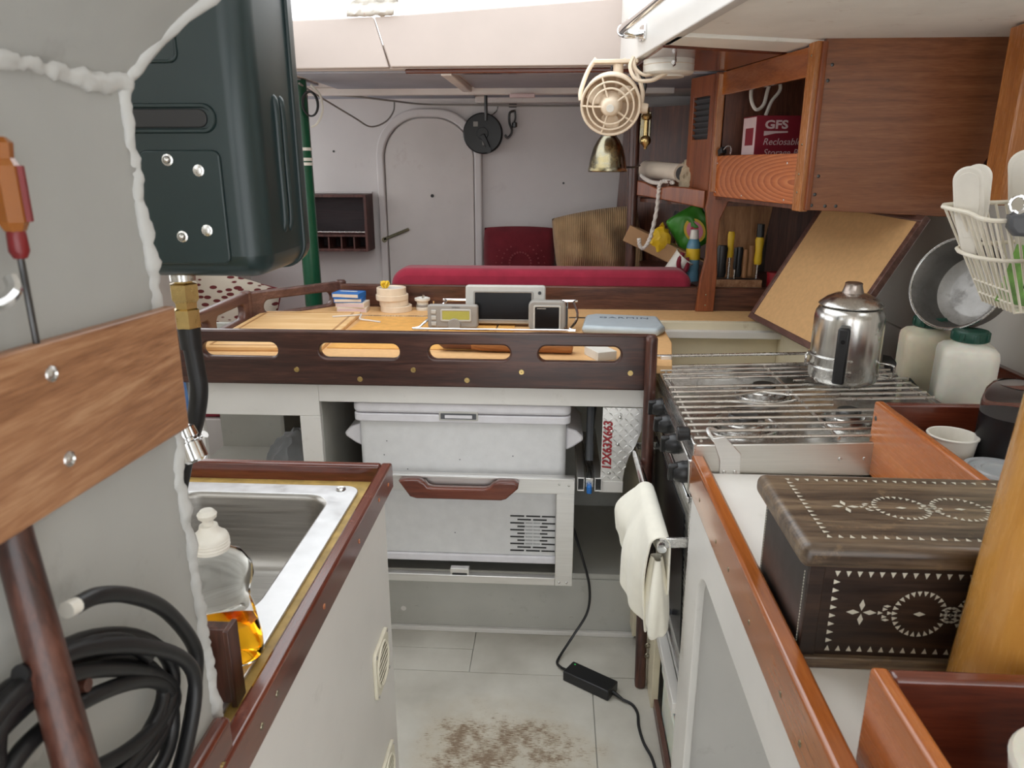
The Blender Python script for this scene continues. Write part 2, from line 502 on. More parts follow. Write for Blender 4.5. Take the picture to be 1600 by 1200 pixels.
K_MILKY = plastic('milky_jar_plastic', srgb(230, 222, 198), 0.38, trans=0.08, sss=0.3)
K_MILKY2 = plastic('milky_white_jar_plastic', srgb(232, 230, 218), 0.38, trans=0.08, sss=0.3)
K_TANK = plastic('dark_green_enamel', srgb(25, 43, 44), 0.3)
K_POLE = plastic('green_pole_paint', srgb(24, 78, 54), 0.25)
K_RED = plastic('red_print', srgb(150, 26, 36), 0.4)
K_CARTON = plastic('red_carton', srgb(128, 20, 40), 0.5)
K_CARTONW = plastic('pale_carton', srgb(214, 190, 190), 0.5)
K_BLUE = plastic('blue_carton', srgb(36, 104, 176), 0.5)
K_PAPER = plastic('cream_carton', srgb(220, 206, 188), 0.6)
K_YELLOW = plastic('yellow_plastic', srgb(226, 186, 40), 0.45)
K_AMBERH = plastic('amber_tool_handle', srgb(176, 104, 36), 0.2, trans=0.4)
K_REDH = plastic('dark_red_tool_handle', srgb(120, 32, 34), 0.3)
K_INLAY = plastic('shell_inlay', srgb(212, 208, 192), 0.3)
K_CARD = plastic('cardboard', srgb(166, 128, 90), 0.8)
K_BLUEB = plastic('blue_bottle_plastic', srgb(120, 176, 204), 0.25, trans=0.4)
K_LIME = plastic('lime_bag', srgb(72, 150, 52), 0.35)
K_PINK = plastic('pink_print', srgb(206, 48, 84), 0.4)
K_BRIGHT = plastic('blue_tab', srgb(30, 110, 190), 0.35)
F_RED = fabric('crimson_upholstery', srgb(150, 42, 62), 420)
F_MAROON = fabric('maroon_weave', srgb(108, 34, 42), 200)
F_TAN = fabric('tan_corduroy', srgb(176, 144, 106), 900, rib='X')
F_TOWEL = fabric('cream_towel', srgb(236, 232, 218), 500, var=0.05)
F_ROPE = fabric('white_rope', srgb(206, 200, 192), 500)
F_BAG = fabric('grey_bag', srgb(120, 122, 124), 200, rough=0.6)
F_MAT = fabric('speckled_rope_mat', srgb(176, 158, 132), 120, var=0.5)
F_DEEPRED = fabric('red_ribbon', srgb(120, 20, 40), 200, rough=0.5)

def glassy(name, col, rough=0.05, ior=1.45):
    m, nt, b = base(name, col, rough)
    b.inputs['Transmission Weight'].default_value = 1.0; b.inputs['IOR'].default_value = ior
    return m
G_CLEAR = glassy('clear_plastic', (0.96, 0.97, 0.95), 0.06, 1.12)
G_SOAP = glassy('amber_soap', srgb(238, 172, 34), 0.02, 1.2)
G_BOTTLE = glassy('clear_bottle', (0.9, 0.93, 0.92), 0.08, 1.2)

# ================================================================== THE SETTING
def floor_material():
    m, nt, b = base('worn_floor_paint', srgb(196, 192, 182), 0.5, spec=0.35)
    v = coords(nt)
    n = noise_tex(nt, v, 4, 5)
    c = ramp(nt, n, [(0.3, srgb(176, 171, 160)), (0.7, srgb(206, 202, 192))])
    # scuffed-through patches: brown wood showing in short cross-wise flecks
    sep = nd(nt, 'ShaderNodeSeparateXYZ'); nt.links.new(v, sep.inputs[0])
    def blob(cx, cy, rx, ry):
        dx = mathn(nt, 'DIVIDE', mathn(nt, 'SUBTRACT', sep.outputs[0], cx), rx)
        dy = mathn(nt, 'DIVIDE', mathn(nt, 'SUBTRACT', sep.outputs[1], cy), ry)
        d = mathn(nt, 'ADD', mathn(nt, 'MULTIPLY', dx, dx), mathn(nt, 'MULTIPLY', dy, dy))
        return mathn(nt, 'SUBTRACT', 1.0, d, True)
    area = mathn(nt, 'ADD', mathn(nt, 'ADD', blob(-.24, 1.57, .16, .15), blob(-.02, 1.60, .24, .12), True), mathn(nt, 'MULTIPLY', blob(-.16, 1.72, .3, .12), 0.6), True)
    fl = noise_tex(nt, coords(nt, (24, 240, 1)), 2.2, 6, 0.72)
    rags = noise_tex(nt, v, 22, 4, 0.6)
    k = mathn(nt, 'ADD', mathn(nt, 'MULTIPLY', area, 0.20), mathn(nt, 'ADD', mathn(nt, 'MULTIPLY', fl, 0.6), mathn(nt, 'MULTIPLY', rags, 0.35)))
    f = ramp(nt, k, [(0.655, (0,0,0)), (0.70, (.85,.85,.85))])
    soil = ramp(nt, mathn(nt, 'MULTIPLY', area, rags), [(0.1, (0,0,0)), (0.5, (0.55,)*3)])
    c = mix(nt, soil, c, srgb(176, 160, 132))
    c = mix(nt, f, c, srgb(112, 88, 66))
    # faint grey scrapes
    sc = noise_tex(nt, coords(nt, (90, 14, 1), (2, 3, 0)), 1.2, 4, 0.7)
    c = mix(nt, ramp(nt, sc, [(0.70, (0,0,0)), (0.76, (0.35,)*3)]), c, srgb(120, 116, 108))
    nt.links.new(c, b.inputs['Base Color'])
    bumpn(nt, b, noise_tex(nt, v, 30, 6), 0.12, 0.003)
    return m
P_FLOOR = floor_material()

fl = struct('floor', bx((-1.7, -0.8, -0.06), (1.29, 4.0, -0.006)), P_GREY)
for lo, hi in (((-0.69, 1.905), (-0.247, 2.014)), ((-0.245, 1.905), (0.29, 2.116)), ((-0.69, 2.016), (-0.247, 2.116)),
               ((-0.69, 0.4), (0.128, 1.903)), ((0.130, 0.4), (0.30, 1.903))):
    ob('floor_panel', bx((lo[0], lo[1], -0.006), (hi[0], hi[1], 0.0)), P_FLOOR, fl, bevel=0.0008, seg=1)

# far bulkhead with its arched door
wb = struct('wall_back', bx((-1.72, 4.0, 0), (1.29, 4.06, 1.9)), P_BULK)
def arch(x0, x1, z0, z1, r): return rrect(x0, z0, x1, z1, [0, 0, r, r], 12)
door = struct('door_1', plate(arch(-.905, -.44, .15, 1.722, .205), [], .02, .004), P_DOOR, M=T(0, 3.988, 0) @ XZ)
ob('door_frame', plate(arch(-.95, -.395, .12, 1.768, .235), [arch(-.91, -.435, .13, 1.727, .207)], .035, .009), P_BULK, door, M=T(0, 3.985, 0) @ XZ)
ob('finger_hole', cyl(B(), (-.66, 3.974, 1.335), (-.66, 3.98, 1.335), .009), K_BLACK, door)
lt = ob('latch', bx((-.075, -.012, -.008), (.075, 0, .008)), M_OLDBRASS, door, M=T(-.86, 3.974, 1.135) @ RY(-22), bevel=.003)
ob('latch_pin', cyl(B(), (-.925, 3.98, 1.105), (-.925, 3.962, 1.105), .014), M_OLDBRASS, lt)
for x, z in ((-1.18, 1.56), (.275, 1.50), (.21, 1.505), (.03, 1.40)):
    ob('screw_hole', cyl(B(), (x, 3.998, z), (x, 4.001, z), .006, seg=8), K_BLACK, wb)

# hull sides
hl = struct('wall_left', plate(rrect(-.8, 0, 4.0, 1.9, 0), [rrect(2.75, 1.25, 3.85, 1.72, .06), rrect(1.15, 1.15, 2.55, 1.72, .06)], .05), P_HULL, M=T(-1.72, 0, 0) @ YZ)  # unseen port openings, added so sky light reaches the cabin and right side
hr = struct('wall_right', bx((1.245, -0.8, 0), (1.29, 4.0, 1.9)), P_HULL)
ob('hull_panel', bx((1.225, 1.2, 0.94), (1.245, 2.9, 1.82)), P_HULL, hr, bevel=.002)
ob('hull_panel', bx((1.22, 1.2, 0.4), (1.245, 2.9, 0.937)), P_HULL, hr, bevel=.002)

# forward ceiling: grey panels between pale battens
ce = struct('ceiling', bx((-1.72, 2.80, 1.822), (1.29, 4.0, 1.9)), P_CEILW)
for (x0, y0, x1, y1) in ((-1.68, 2.86, -1.02, 3.30), (-.98, 2.86, -.44, 3.44), (-.37, 2.90, .20, 3.44), (.26, 2.95, .62, 3.5),
                         (-1.68, 3.52, -.98, 3.96), (-.94, 3.52, -.42, 3.96), (-.36, 3.52, .22, 3.96)):
    ob('ceiling_panel', bx((x0, y0, 1.814), (x1, y1, 1.822)), P_CEIL, ce, bevel=.002)
ob('batten', bx((-1.6, 3.46, 1.790), (.5, 3.50, 1.822)), P_CEILW, ce, bevel=.004)
ob('batten', bx((-.425, 2.82, 1.800), (-.385, 3.46, 1.822)), P_CEILW, ce, bevel=.004)
ob('batten', bx((-.42, 3.92, 1.79), (.36, 3.99, 1.822)), P_CEILW, ce, bevel=.004)
ob('batten', bx((-.55, 2.805, 1.806), (.4, 2.85, 1.822)), W_MAHX, ce, bevel=.004)
ob('ceiling_rod', cyl(B(), (-.355, 3.80, 1.815), (-.355, 3.80, 1.70), .008), M_DARKMETAL, ce)
for k, (x, y) in enumerate(((-1.16, 3.40), (-.16, 3.42), (.17, 3.72))):
    ob('cable_clip', bx((x-.055, y-.012, 1.772), (x+.055, y+.012, 1.79)), K_CARTONW if k else K_RED, ce, bevel=.004)

# side decks around the hatch opening, and the rear deck
# the side deck has a rectangular deadlight let into it over the counter
DLT = rrect(.93, .92, 1.21, 1.50, .03)
dr = struct('ceiling_side_deck', plate([(.43, 1.0), (.47, .70), (.47, -.8), (1.29, -.8), (1.29, 2.27), (.735, 2.235), (.300, 2.080)], [DLT], .08, .002), P_DECK, M=T(0, 0, 1.86))
ob('deadlight_frame', plate(rrect(.905, .895, 1.222, 1.525, .04), [DLT], .012, .003), M_ALU, dr, M=T(0, 0, 1.814))
ob('deck_plank', prism(B(), [(.300, 2.090), (.73, 2.245), (.67, 2.40), (.282, 2.23)], 1.812, 1.90), P_DECK, dr, bevel=.003)
ob('mahogany_plank', prism(B(), [(.282, 2.235), (.67, 2.405), (.60, 2.80), (.245, 2.74)], 1.806, 1.90), W_MAHX, dr, bevel=.003)
ob('deck_filler', prism(B(), [(.70, 2.30), (1.29, 2.30), (1.29, 2.80), (.62, 2.80)], 1.815, 1.90), P_DECK, dr)
ob('stained_edge', prism(B(), [(.300, 2.07), (.322, 2.08), (.455, 1.0), (.436, 1.0)], 1.815, 1.821), W_MAH, dr, bevel=.002)
dl = struct('ceiling_port_deck', bx((-1.72, .3, 1.82), (-1.0, 2.80, 1.90)), P_DECK)
# hatch coaming
hc = struct('trim_1', prism(B(), [(-.592, 1.822), (.215, 1.822), (.215, 2.032), (-.640, 1.982)], 2.755, 2.785, 'Y'), P_CREAM, bevel=.004)
struct('trim_2', prism(B(), [(-1.02, 1.817), (-.597, 1.820), (-.645, 1.982), (-1.02, 1.972)], 2.752, 2.782, 'Y'), P_CREAM, bevel=.004)
ca, cb = (.205, 2.765), (.468, .70)
Mx = wall_frame(ca, cb); L = math.hypot(cb[0]-ca[0], cb[1]-ca[1])
sc = struct('trim_3', plate([(0, 1.812), (L, 1.812), (L, 2.12), (0, 2.12)], [], .03, .004), P_WHITE, M=Mx @ T(0, 0, -.015))

# partition beside the sink, with its ragged fibreglass edge
def ragged(v, s=1.0): return noise.noise(Vector(v)*18)*0.006*s + noise.noise(Vector(v)*55)*0.003*s
def partition():
    bm = B(); n = 46
    rows = []
    for i in range(n+1):
        z = .60 + (1.562-.60)*i/n
        e = .646 + ragged((0, 0, z)) - .012*(i/n)
        row = []
        for y in (-.6, .0, .3, .45, .52, .56, .59, .61, e-.008, e):
            w = noise.noise(Vector((y*5, z*4, 2)))*.004*(1 if y > -.3 else 0)
            row.append(Vector((-.36+w+(.003 if y == e else 0), y, z)))
        rows.append(row)
    top = []
    for x, z, ye in ((-.345, 1.585, .648), (-.30, 1.628, .665), (-.25, 1.67, .70), (-.18, 1.735, .74)):
        e = ye + ragged((x, 1, z))
        top.append([Vector((x+noise.noise(Vector((x*9, y*6, 5)))*.003, y, z)) for y in (-.6, .0, .3, .45, .52, .56, .59, .61, e-.008, e)])
    rows += top
    V = [[bm.verts.new(p) for p in r] for r in rows]
    for a, b_ in zip(V, V[1:]):
        for j in range(len(a)-1): bm.faces.new((a[j], a[j+1], b_[j+1], b_[j]))
    res = bmesh.ops.solidify(bm, geom=bm.faces[:], thickness=.014)
    return bm, rows
bm, rows = partition()
pt = struct('wall_galley', bm, P_ROUGH, smooth=60)
edge = [r[-1] for r in rows]
def lumpy_bead(path, r0, amp, seg=12, flat=1.0):
    """hand-laid filler: a bead whose surface is knobbly all round"""
    pts = smooth_path(path, 5); bm = B(); rings = []
    for i, p in enumerate(pts):
        d = (pts[min(i+1, len(pts)-1)] - pts[max(i-1, 0)]).normalized()
        a = Vector((1, 0, 0)); a = (a - d*a.dot(d)).normalized(); b_ = d.cross(a)
        ring = []
        for k in range(seg):
            t = 2*PI*k/seg; q = a*math.cos(t)*flat + b_*math.sin(t)
            w = p + q*r0
            ring.append(bm.verts.new(p + q*(r0 + amp*(noise.noise(w*42) + .8*noise.noise(w*110) + .4*noise.noise(w*240)))))
        rings.append(ring)
    for A, C in zip(rings, rings[1:]):
        for k in range(seg): bm.faces.new((A[k], A[(k+1) % seg], C[(k+1) % seg], C[k]))
    bm.faces.new(rings[0]); bm.faces.new(rings[-1])
    return bm
ep = [p + Vector((-.005, -.001, 0)) for p in edge]
ob('sealant_bead', lumpy_bead(ep, .0078, .0034), P_ROUGH, pt, smooth=80)
cp = [Vector((-.3595, -.2 + .84*k/44, 1.563 + ragged((k*.1, 3, 0), .9))) for k in range(45)]
ob('crease_bead', lumpy_bead(cp, .0078, .0040, flat=.75), P_ROUGH, pt, smooth=80)

# mahogany base moulding of the partition
tm = struct('trim_4', bx((-.356, -.4, .868), (-.337, .63, .938)), W_MAH, bevel=.006)
ob('screw', cyl(B(), (-.338, .60, .90), (-.3355, .60, .90), .004, seg=10), M_BRASS, tm)
# teak frame at the hull beside the upper cabinet
struct('trim_5', bx((1.085, 1.93, 1.40), (1.224, 2.02, 1.815)), W_ORANGEZ, bevel=.004)
# unseen bulkhead and roof behind the camera, added to block light; opening widened for fill
struct('wall_rear_blocker', plate(rrect(-1.72, 0, 1.29, 2.1, 0), [rrect(-.80, .15, 1.22, 2.02, .04)], .03), P_HULL, M=T(0, -.82, 0) @ XZ)
struct('ceiling_aft_blocker', bx((-1.0, -.8, 2.03), (.50, 1.05, 2.09)), P_DECK)
struct('trim_7', bx((-1.03, .3, 1.82), (-1.0, 2.78, 1.92)), P_WHITE)

# ================================================================== CHART TABLE
def screw_head(parent, p, n, r=.0045, mat=None, name='screw'):
    p = Vector(p); n = Vector(n).normalized()
    bm = cyl(B(), p - n*.001, p + n*.0018, r, r*.85, 12)
    s = ob(name, bm, mat or M_BRASS, parent)
    a = n.orthogonal().normalized(); b_ = n.cross(a)
    sb = B()
    for d in (a, b_):
        M = Matrix.Identity(4); M.col[0] = (*d, 0); M.col[1] = (*n.cross(d), 0); M.col[2] = (*n, 0); M.col[3] = (*(p + n*.0016), 1)
        box(sb, (-r*.55, -r*.12, 0), (r*.55, r*.12, .0006), M)
    return s, sb

ct = thing('chart_table', 'built-in navigation table with cork top and dark slotted fiddle rails above fridge', 'table', (-.4, 2.4, 0))
TZ = .955
top_poly = [(-1.105, 2.02), (.33, 2.02), (.37, 2.30), (.375, 2.66), (.92, 2.66), (.92, 2.84), (-.87, 2.86), (-1.115, 2.59)]
ob('table_top', prism(B(), top_poly, .93, TZ), P_CORK, ct, bevel=.002)
ob('hinged_lid', bx((-.70, 2.16, TZ), (-.14, 2.64, TZ+.003)), P_CORK2, ct, bevel=.001)
ob('hinge_strip', bx((.05, 2.665, TZ), (.27, 2.678, TZ+.002)), M_DARKMETAL, ct)
ob('hinge_strip', bx((-.80, 2.66, TZ), (-.15, 2.668, TZ+.002)), M_STEEL, ct)
# front fiddle
slots = [(-1.012, -.791), (-.670, -.439), (-.355, -.125), (-.045, .184)]
ff = ob('front_fiddle', plate([(-1.14, .886), (.262, .886), (.262, 1.045), (-1.14, 1.045)],
        [rrect(a, .966, b_, 1.011, .022, 6) for a, b_ in slots], .028, .005), W_DARK, ct, M=T(0, 2.012, 0) @ XZ)
for x, z in ((-.740, .932), (-.557, .906), (-.401, .936), (-.248, .908), (-.093, .935), (.212, .937), (-1.112, 1.006)):
    s, sb = screw_head(ff, (x, 1.998, z), (0, -1, 0), .0085)
    sb.free()
    bm = B()
    box(bm, (x-.005, 1.9945, z-.0012), (x+.005, 1.9965, z+.0012)); box(bm, (x-.0012, 1.9945, z-.005), (x+.0012, 1.9965, z+.005))
    me = bpy.data.meshes.new('x'); bm.to_mesh(me); bm.free()
    # cross recess joined into the head
    bm2 = bmesh.new(); bm2.from_mesh(s.data); 
    me.transform(root_of(ff).matrix_basis.inverted()); bm2.from_mesh(me); bm2.to_mesh(s.data); bm2.free()
# left fiddle, two angled runs with openings
A0, A1, A2 = (-1.128, 2.02), (-1.128, 2.60), (-.858, 2.885)
L1 = math.hypot(A1[0]-A0[0], A1[1]-A0[1]); L2 = math.hypot(A2[0]-A1[0], A2[1]-A1[1])
ob('side_fiddle', plate([(0, .94), (L1, .94), (L1, 1.050), (0, 1.050)],
   [rrect(.04, .965, .25, 1.015, .024), rrect(.30, .965, .53, 1.015, .024)], .03, .007), W_DARKY, ct, M=wall_frame(A0, A1))
ob('side_fiddle', plate([(0, .94), (L2, .94), (L2, 1.050), (0, 1.050)], [rrect(.06, .965, L2-.05, 1.015, .024)], .03, .007), W_DARKY, ct, M=wall_frame(A1, A2))
ob('corner_block', lathe(B(), [(0, .935), (.021, .935), (.021, 1.048), (.016, 1.054), (0, 1.054)], 14, T(A1[0], A1[1], 0)), W_DARKY, ct)
ob('corner_block', lathe(B(), [(0, .935), (.021, .935), (.021, 1.048), (.016, 1.054), (0, 1.054)], 14, T(A2[0], A2[1], 0)), W_DARKY, ct)
ob('back_fiddle', bx((-.85, 2.845, .94), (.93, 2.872, 1.043)), W_BACK, ct, bevel=.004)
# white face frame below
ff2 = 2.022
def fb(name, x0, z0, x1, z1, y0=ff2, y1=None, mat=None, bevel=.002):
    return ob(name, bx((x0, y0, z0), (x1, y1 or y0+.02, z1)), mat or P_CAB, ct, bevel=bevel)
fb('apron', -.69, .828, .262, .93)
fb('rail', -1.30, .782, -.69, .93)
fb('stile', -1.30, 0, -1.05, .782)
fb('stile', -.752, 0, -.69, .782)
fb('lower_rail', -1.05, 0, -.752, .44)
fb('bay_side', -.705, .05, -.69, .93, ff2+.02, 2.62, P_GREY)
fb('bay_side', .262, .05, .277, .93, ff2+.02, 2.62, P_YELLOWED)
fb('bay_back', -1.29, .0, .277, .93, 2.62, 2.64, P_GREY)
fb('bay_floor', -.69, .205, .262, .225, 2.12, 2.62, P_GREY)
fb('locker_side', -.965, .44, -.95, .93, 2.40, 2.62, P_GREY)
fb('locker_floor', -1.29, .42, -.71, .44, 2.045, 2.62, P_GREY)
fb('plinth', -.69, .0, .277, .205, 2.117, 2.137, P_GREY)
fb('base_moulding', -.69, .0, .277, .016, 2.103, 2.117, P_WHITE)
for x, z in ((-.49, .075), (-.445, .078), (-.13, .06), (.07, .055)):
    ob('plug', cyl(B(), (x, 2.1185, z), (x, 2.1155, z), .009, seg=10), P_GREY if x > -.46 and x < .1 else P_WHITE, ct)
for z in (.74, .60, .46):
    ob('screw', cyl(B(), (.2625, 2.20, z), (.260, 2.20, z), .005, seg=8), M_DARKMETAL, ct)
# open locker at the right end of the table
ob('locker_rim', bx((.375, 2.635, .79), (.80, 2.66, .953)), P_YELLOWED, ct, bevel=.002)
ob('locker_wall', bx((.80, 2.17, .70), (.815, 2.66, .945)), P_YELLOWED, ct)
ob('locker_base', bx((.30, 2.16, .70), (.80, 2.635, .71)), P_YELLOWED, ct)
ob('locker_front', bx((.30, 2.145, .70), (.80, 2.16, .92)), P_YELLOWED, ct)
ob('locker_lip', bx((.375, 2.60, .90), (.80, 2.635, .925)), P_WHITE, ct, bevel=.002)
# raked end post down to the floor
pp = smooth_path([(.262, 1.965, 1.055), (.263, 1.965, .95), (.265, 1.95, .7), (.268, 1.92, .42), (.270, 1.885, .15), (.271, 1.870, .002)], 6)
post = ob('end_post', tube(B(), pp, [.010] + [.0165]*(len(pp)-2) + [.015], 12), W_DARKZ, ct)

# ------------------------------------------------------------------ diamond plate bracket and marker writing
dp = thing('bracket_plate', 'diamond tread aluminium bracket with red marker writing beside the fridge', 'bracket', (.19, 2.03, .565))
outl = [(.141, .600), (.206, .600), (.211, .64), (.222, .68), (.240, .715), (.254, .76), (.257, .828), (.141, .828)]
ob('tread_plate', plate(outl, [], .004, .0008), M_ALU, dp, M=T(0, 2.018, 0) @ XZ)
tr = B()
for i in range(8):
    for j in range(14):
        x = .149 + i*.0150; z = .610 + j*.0165
        lim = .204 + max(0, (z-.62))*.30
        if x > min(lim, .25): continue
        M = T(x, 2.0155, z) @ RY(45 if (i+j) % 2 else -45)
        p = [(-.0088, 0), (0, .0027), (.0088, 0), (0, -.0027)]
        vs = [tr.verts.new(M @ Vector((a, .0005, b_))) for a, b_ in p]
        t = [tr.verts.new(M @ Vector((a*.5, -.0024, b_*.5))) for a, b_ in p]
        for k in range(4): tr.faces.new((vs[k], vs[(k+1) % 4], t[(k+1) % 4], t[k]))
        tr.faces.new(t)
o = ob('tread_pattern', tr, M_ALU, dp); o['kind'] = 'stuff'
ob('white_block', bx((.139, 2.014, .563), (.208, 2.06, .600)), P_CAB, dp, bevel=.002)
for x, z in ((.19, .80), (.168, .757), (.187, .716), (.165, .625)):
    ob('screw', lathe(B(), [(0, 0), (.006, 0), (.0045, .003), (0, .004)], 10, T(x, 2.015, z) @ RX(90)), M_STEEL, dp)
ob('marker_writing', text_mesh('12X63X663', .036, .0002, .12, 1.0, .86, .0011), K_RED, dp, M=T(.1585, 2.0128, .712) @ XZ @ RZ(90))

# ------------------------------------------------------------------ fridge on its slide
fr = thing('portable_fridge', 'white portable chest fridge with side handles under the navigation table', 'fridge', (-.27, 2.22, .30))
FX0, FX1, FY0, FY1 = -.583, .038, 2.045, 2.42
bm = B(); prism(bm, rrect(FX0, FY0, FX1, FY1, .022), .327, .766)
ob('body', bm, K_FRIDGE, fr, bevel=.004)
ob('base_flange', prism(B(), rrect(FX0-.004, FY0-.006, FX1+.004, FY1, .02), .302, .327), K_FRIDGELID, fr, bevel=.004)
ob('lid_band', prism(B(), rrect(FX0-.012, FY0-.012, FX1+.012, FY1+.01, .024), .766, .790), K_FRIDGELID, fr, bevel=.003)
ob('lid', prism(B(), rrect(FX0-.013, FY0-.013, FX1+.013, FY1+.01, .026), .7925, .824), K_FRIDGELID, fr, bevel=.010, seg=3)
la = ob('latch', plate(rrect(-.337, .774, -.222, .802, .002), [rrect(-.332, .778, -.227, .796, .002)], .006, .001), K_INSTL, fr, M=T(0, 2.033, 0) @ XZ)
ob('latch_recess', bx((-.332, 2.0305, .778), (-.227, 2.0335, .796)), K_GREY, la)
ob('latch_bar', bx((-.320, 2.029, .781), (-.239, 2.031, .791)), K_FRIDGELID, la, bevel=.001)
for s, xe in ((-1, FX0), (1, FX1)):
    poly = [(xe, .745), (xe+s*.03, .735), (xe+s*.052, .715), (xe+s*.050, .703), (xe+s*.02, .682), (xe, .672)]
    ob('handle', prism(B(), poly, 2.07, 2.30, 'Y'), K_FRIDGELID, fr, bevel=.006)
# vent louvres on the front: staggered rows of dark slots
slot = None
for rI in range(11):
    z = .4635 - rI*.0118
    if rI % 2 == 0: segs = [(-.128, -.085), (-.079, -.036), (-.031, .010)]
    else: segs = [(-.106, -.083), (-.036, -.013)] if rI not in (1, 9) else [(-.106, -.064), (-.058, -.016)]
    if rI in (2, 4, 6, 8): segs = [segs[0], segs[2]]
    for a, b_ in segs:
        ob('vent_slot', bx((a, 2.0425, z-.0019), (b_, 2.0455, z+.0019)), K_BLACK, fr)
gr = B()
for rI in range(2, 9):
    z = .4635 - rI*.0118
    for k in range(12):
        x = -.080 + k*.0037 + (.002 if k > 5 else 0)
        box(gr, (x, 2.0435, z-.0022), (x+.0014, 2.0455, z+.0022))
o = ob('vent_grille', gr, K_GREY, fr); o['kind'] = 'stuff'
for x, z in ((-.50, .70), (-.44, .61), (-.28, .645), (-.12, .66), (-.30, .40), (-.51, .655)):
    ob('dent', lathe(B(), [(0, 0), (.002, 0), (0, .0006)], 8, T(x, FY0-.0001, z) @ RX(90)), K_GREY, fr)

sl = thing('fridge_slide', 'aluminium slide-out frame with mahogany pull handle holding the fridge', 'slide frame', (-.27, 2.2, .253))
ob('top_bar', bx((-.66, 2.000, .560), (.066, 2.022, .613)), M_ALU, sl, bevel=.0015)
ob('bar_lip', bx((-.66, 1.992, .606), (.062, 2.0, .613)), M_ALU, sl, bevel=.001)
ob('side_bar', bx((.012, 2.002, .250), (.066, 2.024, .560)), M_ALU, sl, bevel=.0015)
ob('side_bar', bx((-.66, 2.002, .250), (-.606, 2.024, .560)), M_ALU, sl, bevel=.0015)
ob('bottom_bar', bx((-.606, 2.002, .250), (.012, 2.024, .276)), M_ALU, sl, bevel=.0015)
ob('support_tray', bx((-.60, 2.09, .285), (.062, 2.44, .300)), M_DARKMETAL, sl)  # tray coloured dark to read as the shaded gap under the fridge
ob('support_tray', bx((.044, 2.026, .300), (.062, 2.44, .33)), M_ALU, sl)
tb = ob('tube_bracket', plate(rrect(-.312, .268, -.254, .298, .002), [rrect(-.306, .272, -.260, .283, .001)], .02, .001), M_ALU, sl, M=T(0, 2.014, 0) @ XZ)
ob('tube_hollow', bx((-.306, 2.012, .272), (-.260, 2.020, .284)), K_BLACK, tb)
for x, z in ((.025, .262), (.048, .262), (.020, .592), (.048, .588)):
    ob('rivet', lathe(B(), [(0, 0), (.0042, 0), (.003, .002), (0, .0026)], 10, T(x, 2.001, z) @ RX(90)), M_STEEL, sl)
hp = [(-.452, .606), (-.436, .611), (-.395, .611), (-.375, .603), (-.366, .591), (-.35, .586), (-.20, .586), (-.184, .591), (-.172, .604), (-.155, .611), (-.112, .611), (-.098, .605), (-.100, .590), (-.135, .556), (-.15, .551), (-.40, .551), (-.42, .557)]
ob('pull_handle', plate(hp, [], .03, .006), W_MAHX, sl, M=T(0, 1.977, 0) @ XZ)
for x in (.073, .124):
    ra = ob('slide_rail', plate(rrect(x, .570, x+.021, .613, .001), [rrect(x+.0025, .5735, x+.0185, .6095, .001)], .42, .0006), M_ALU, sl, M=T(0, 2.215, 0) @ XZ)
    ob('rail_hollow_dark', bx((x+.0025, 2.012, .5735), (x+.0185, 2.4, .6095)), K_BLACK, ra)  # black fill painted in for the shade inside the hollow rail
ob('runner', bx((.097, 2.02, .575), (.121, 2.42, .605)), M_STEEL, sl, bevel=.002)
ob('release_tab', bx((.101, 2.000, .562), (.116, 2.025, .588)), K_BRIGHT, sl, bevel=.004)

# dark folded hose beside the fridge
o = ob('drain_hose', tube(B(), smooth_path([(.112, 2.10, .63), (.112, 2.12, .72), (.113, 2.14, .79), (.118, 2.2, .80), (.128, 2.3, .74), (.128, 2.4, .64)], 6), .012, 8), K_GREY)
tag(o, 'grey bent hose standing in the gap right of the fridge', 'hose')
# grey sack in the left locker
bm = B(); bmesh.ops.create_icosphere(bm, subdivisions=4, radius=1)
for v in bm.verts:
    n = v.co.copy(); k = 1 + .10*noise.noise(n*2.2) + .045*math.sin(14*math.atan2(n.y, n.x) + 2*n.z)
    v.co = Vector((n.x*.13*k, n.y*.12*k, max(n.z*.135*k, -.12)))
o = ob('cloth_sack', bm, F_BAG, M=T(-.835, 2.26, .515)); tag(o, 'grey crumpled sack in the open locker left of fridge', 'sack')

# ------------------------------------------------------------------ power brick and leads
pb = thing('power_adapter', 'black laptop-style power brick with green light lying on the floor', 'power adapter', (.122, 1.865, 0), R(-33))
ob('case', bx((-.078, -.03, 0), (.078, .03, .034)), K_BLACK, pb, w=False, bevel=.004)
ob('indicator_light', lathe(B(), [(0, 0), (.003, 0), (0, .001)], 8, T(-.064, .018, .034)), plastic('green_indicator', (.02, .8, .1), .3), pb, w=False)
ob('strain_relief', cyl(B(), (.076, 0, .015), (.112, -.004, .008), .007, .004, 10), K_RUBBER, pb, w=False)
ob('strain_relief', cyl(B(), (-.077, 0, .015), (-.10, .004, .012), .006, .004, 10), K_RUBBER, pb, w=False)
c1 = smooth_path([(.066, 2.11, .40), (.078, 2.085, .37), (.098, 2.07, .31), (.122, 2.06, .215), (.118, 2.05, .13), (.075, 2.03, .055), (.036, 1.99, .012), (.024, 1.955, .006), (.040, 1.922, .012)], 8)
ob('lead', tube(B(), c1, .0042, 8), K_RUBBER, pb)
c2 = smooth_path([(.213, 1.799, .009), (.240, 1.785, .0045), (.252, 1.75, .0045), (.250, 1.70, .0045), (.257, 1.64, .0045), (.274, 1.58, .0045), (.276, 1.50, .0045), (.262, 1.40, .0045)], 8)
ob('lead', tube(B(), c2, .0042, 8), K_RUBBER, pb)
ob('plug', bx((.050, 2.096, .385), (.068, 2.118, .415)), K_BLACK, pb, bevel=.003)

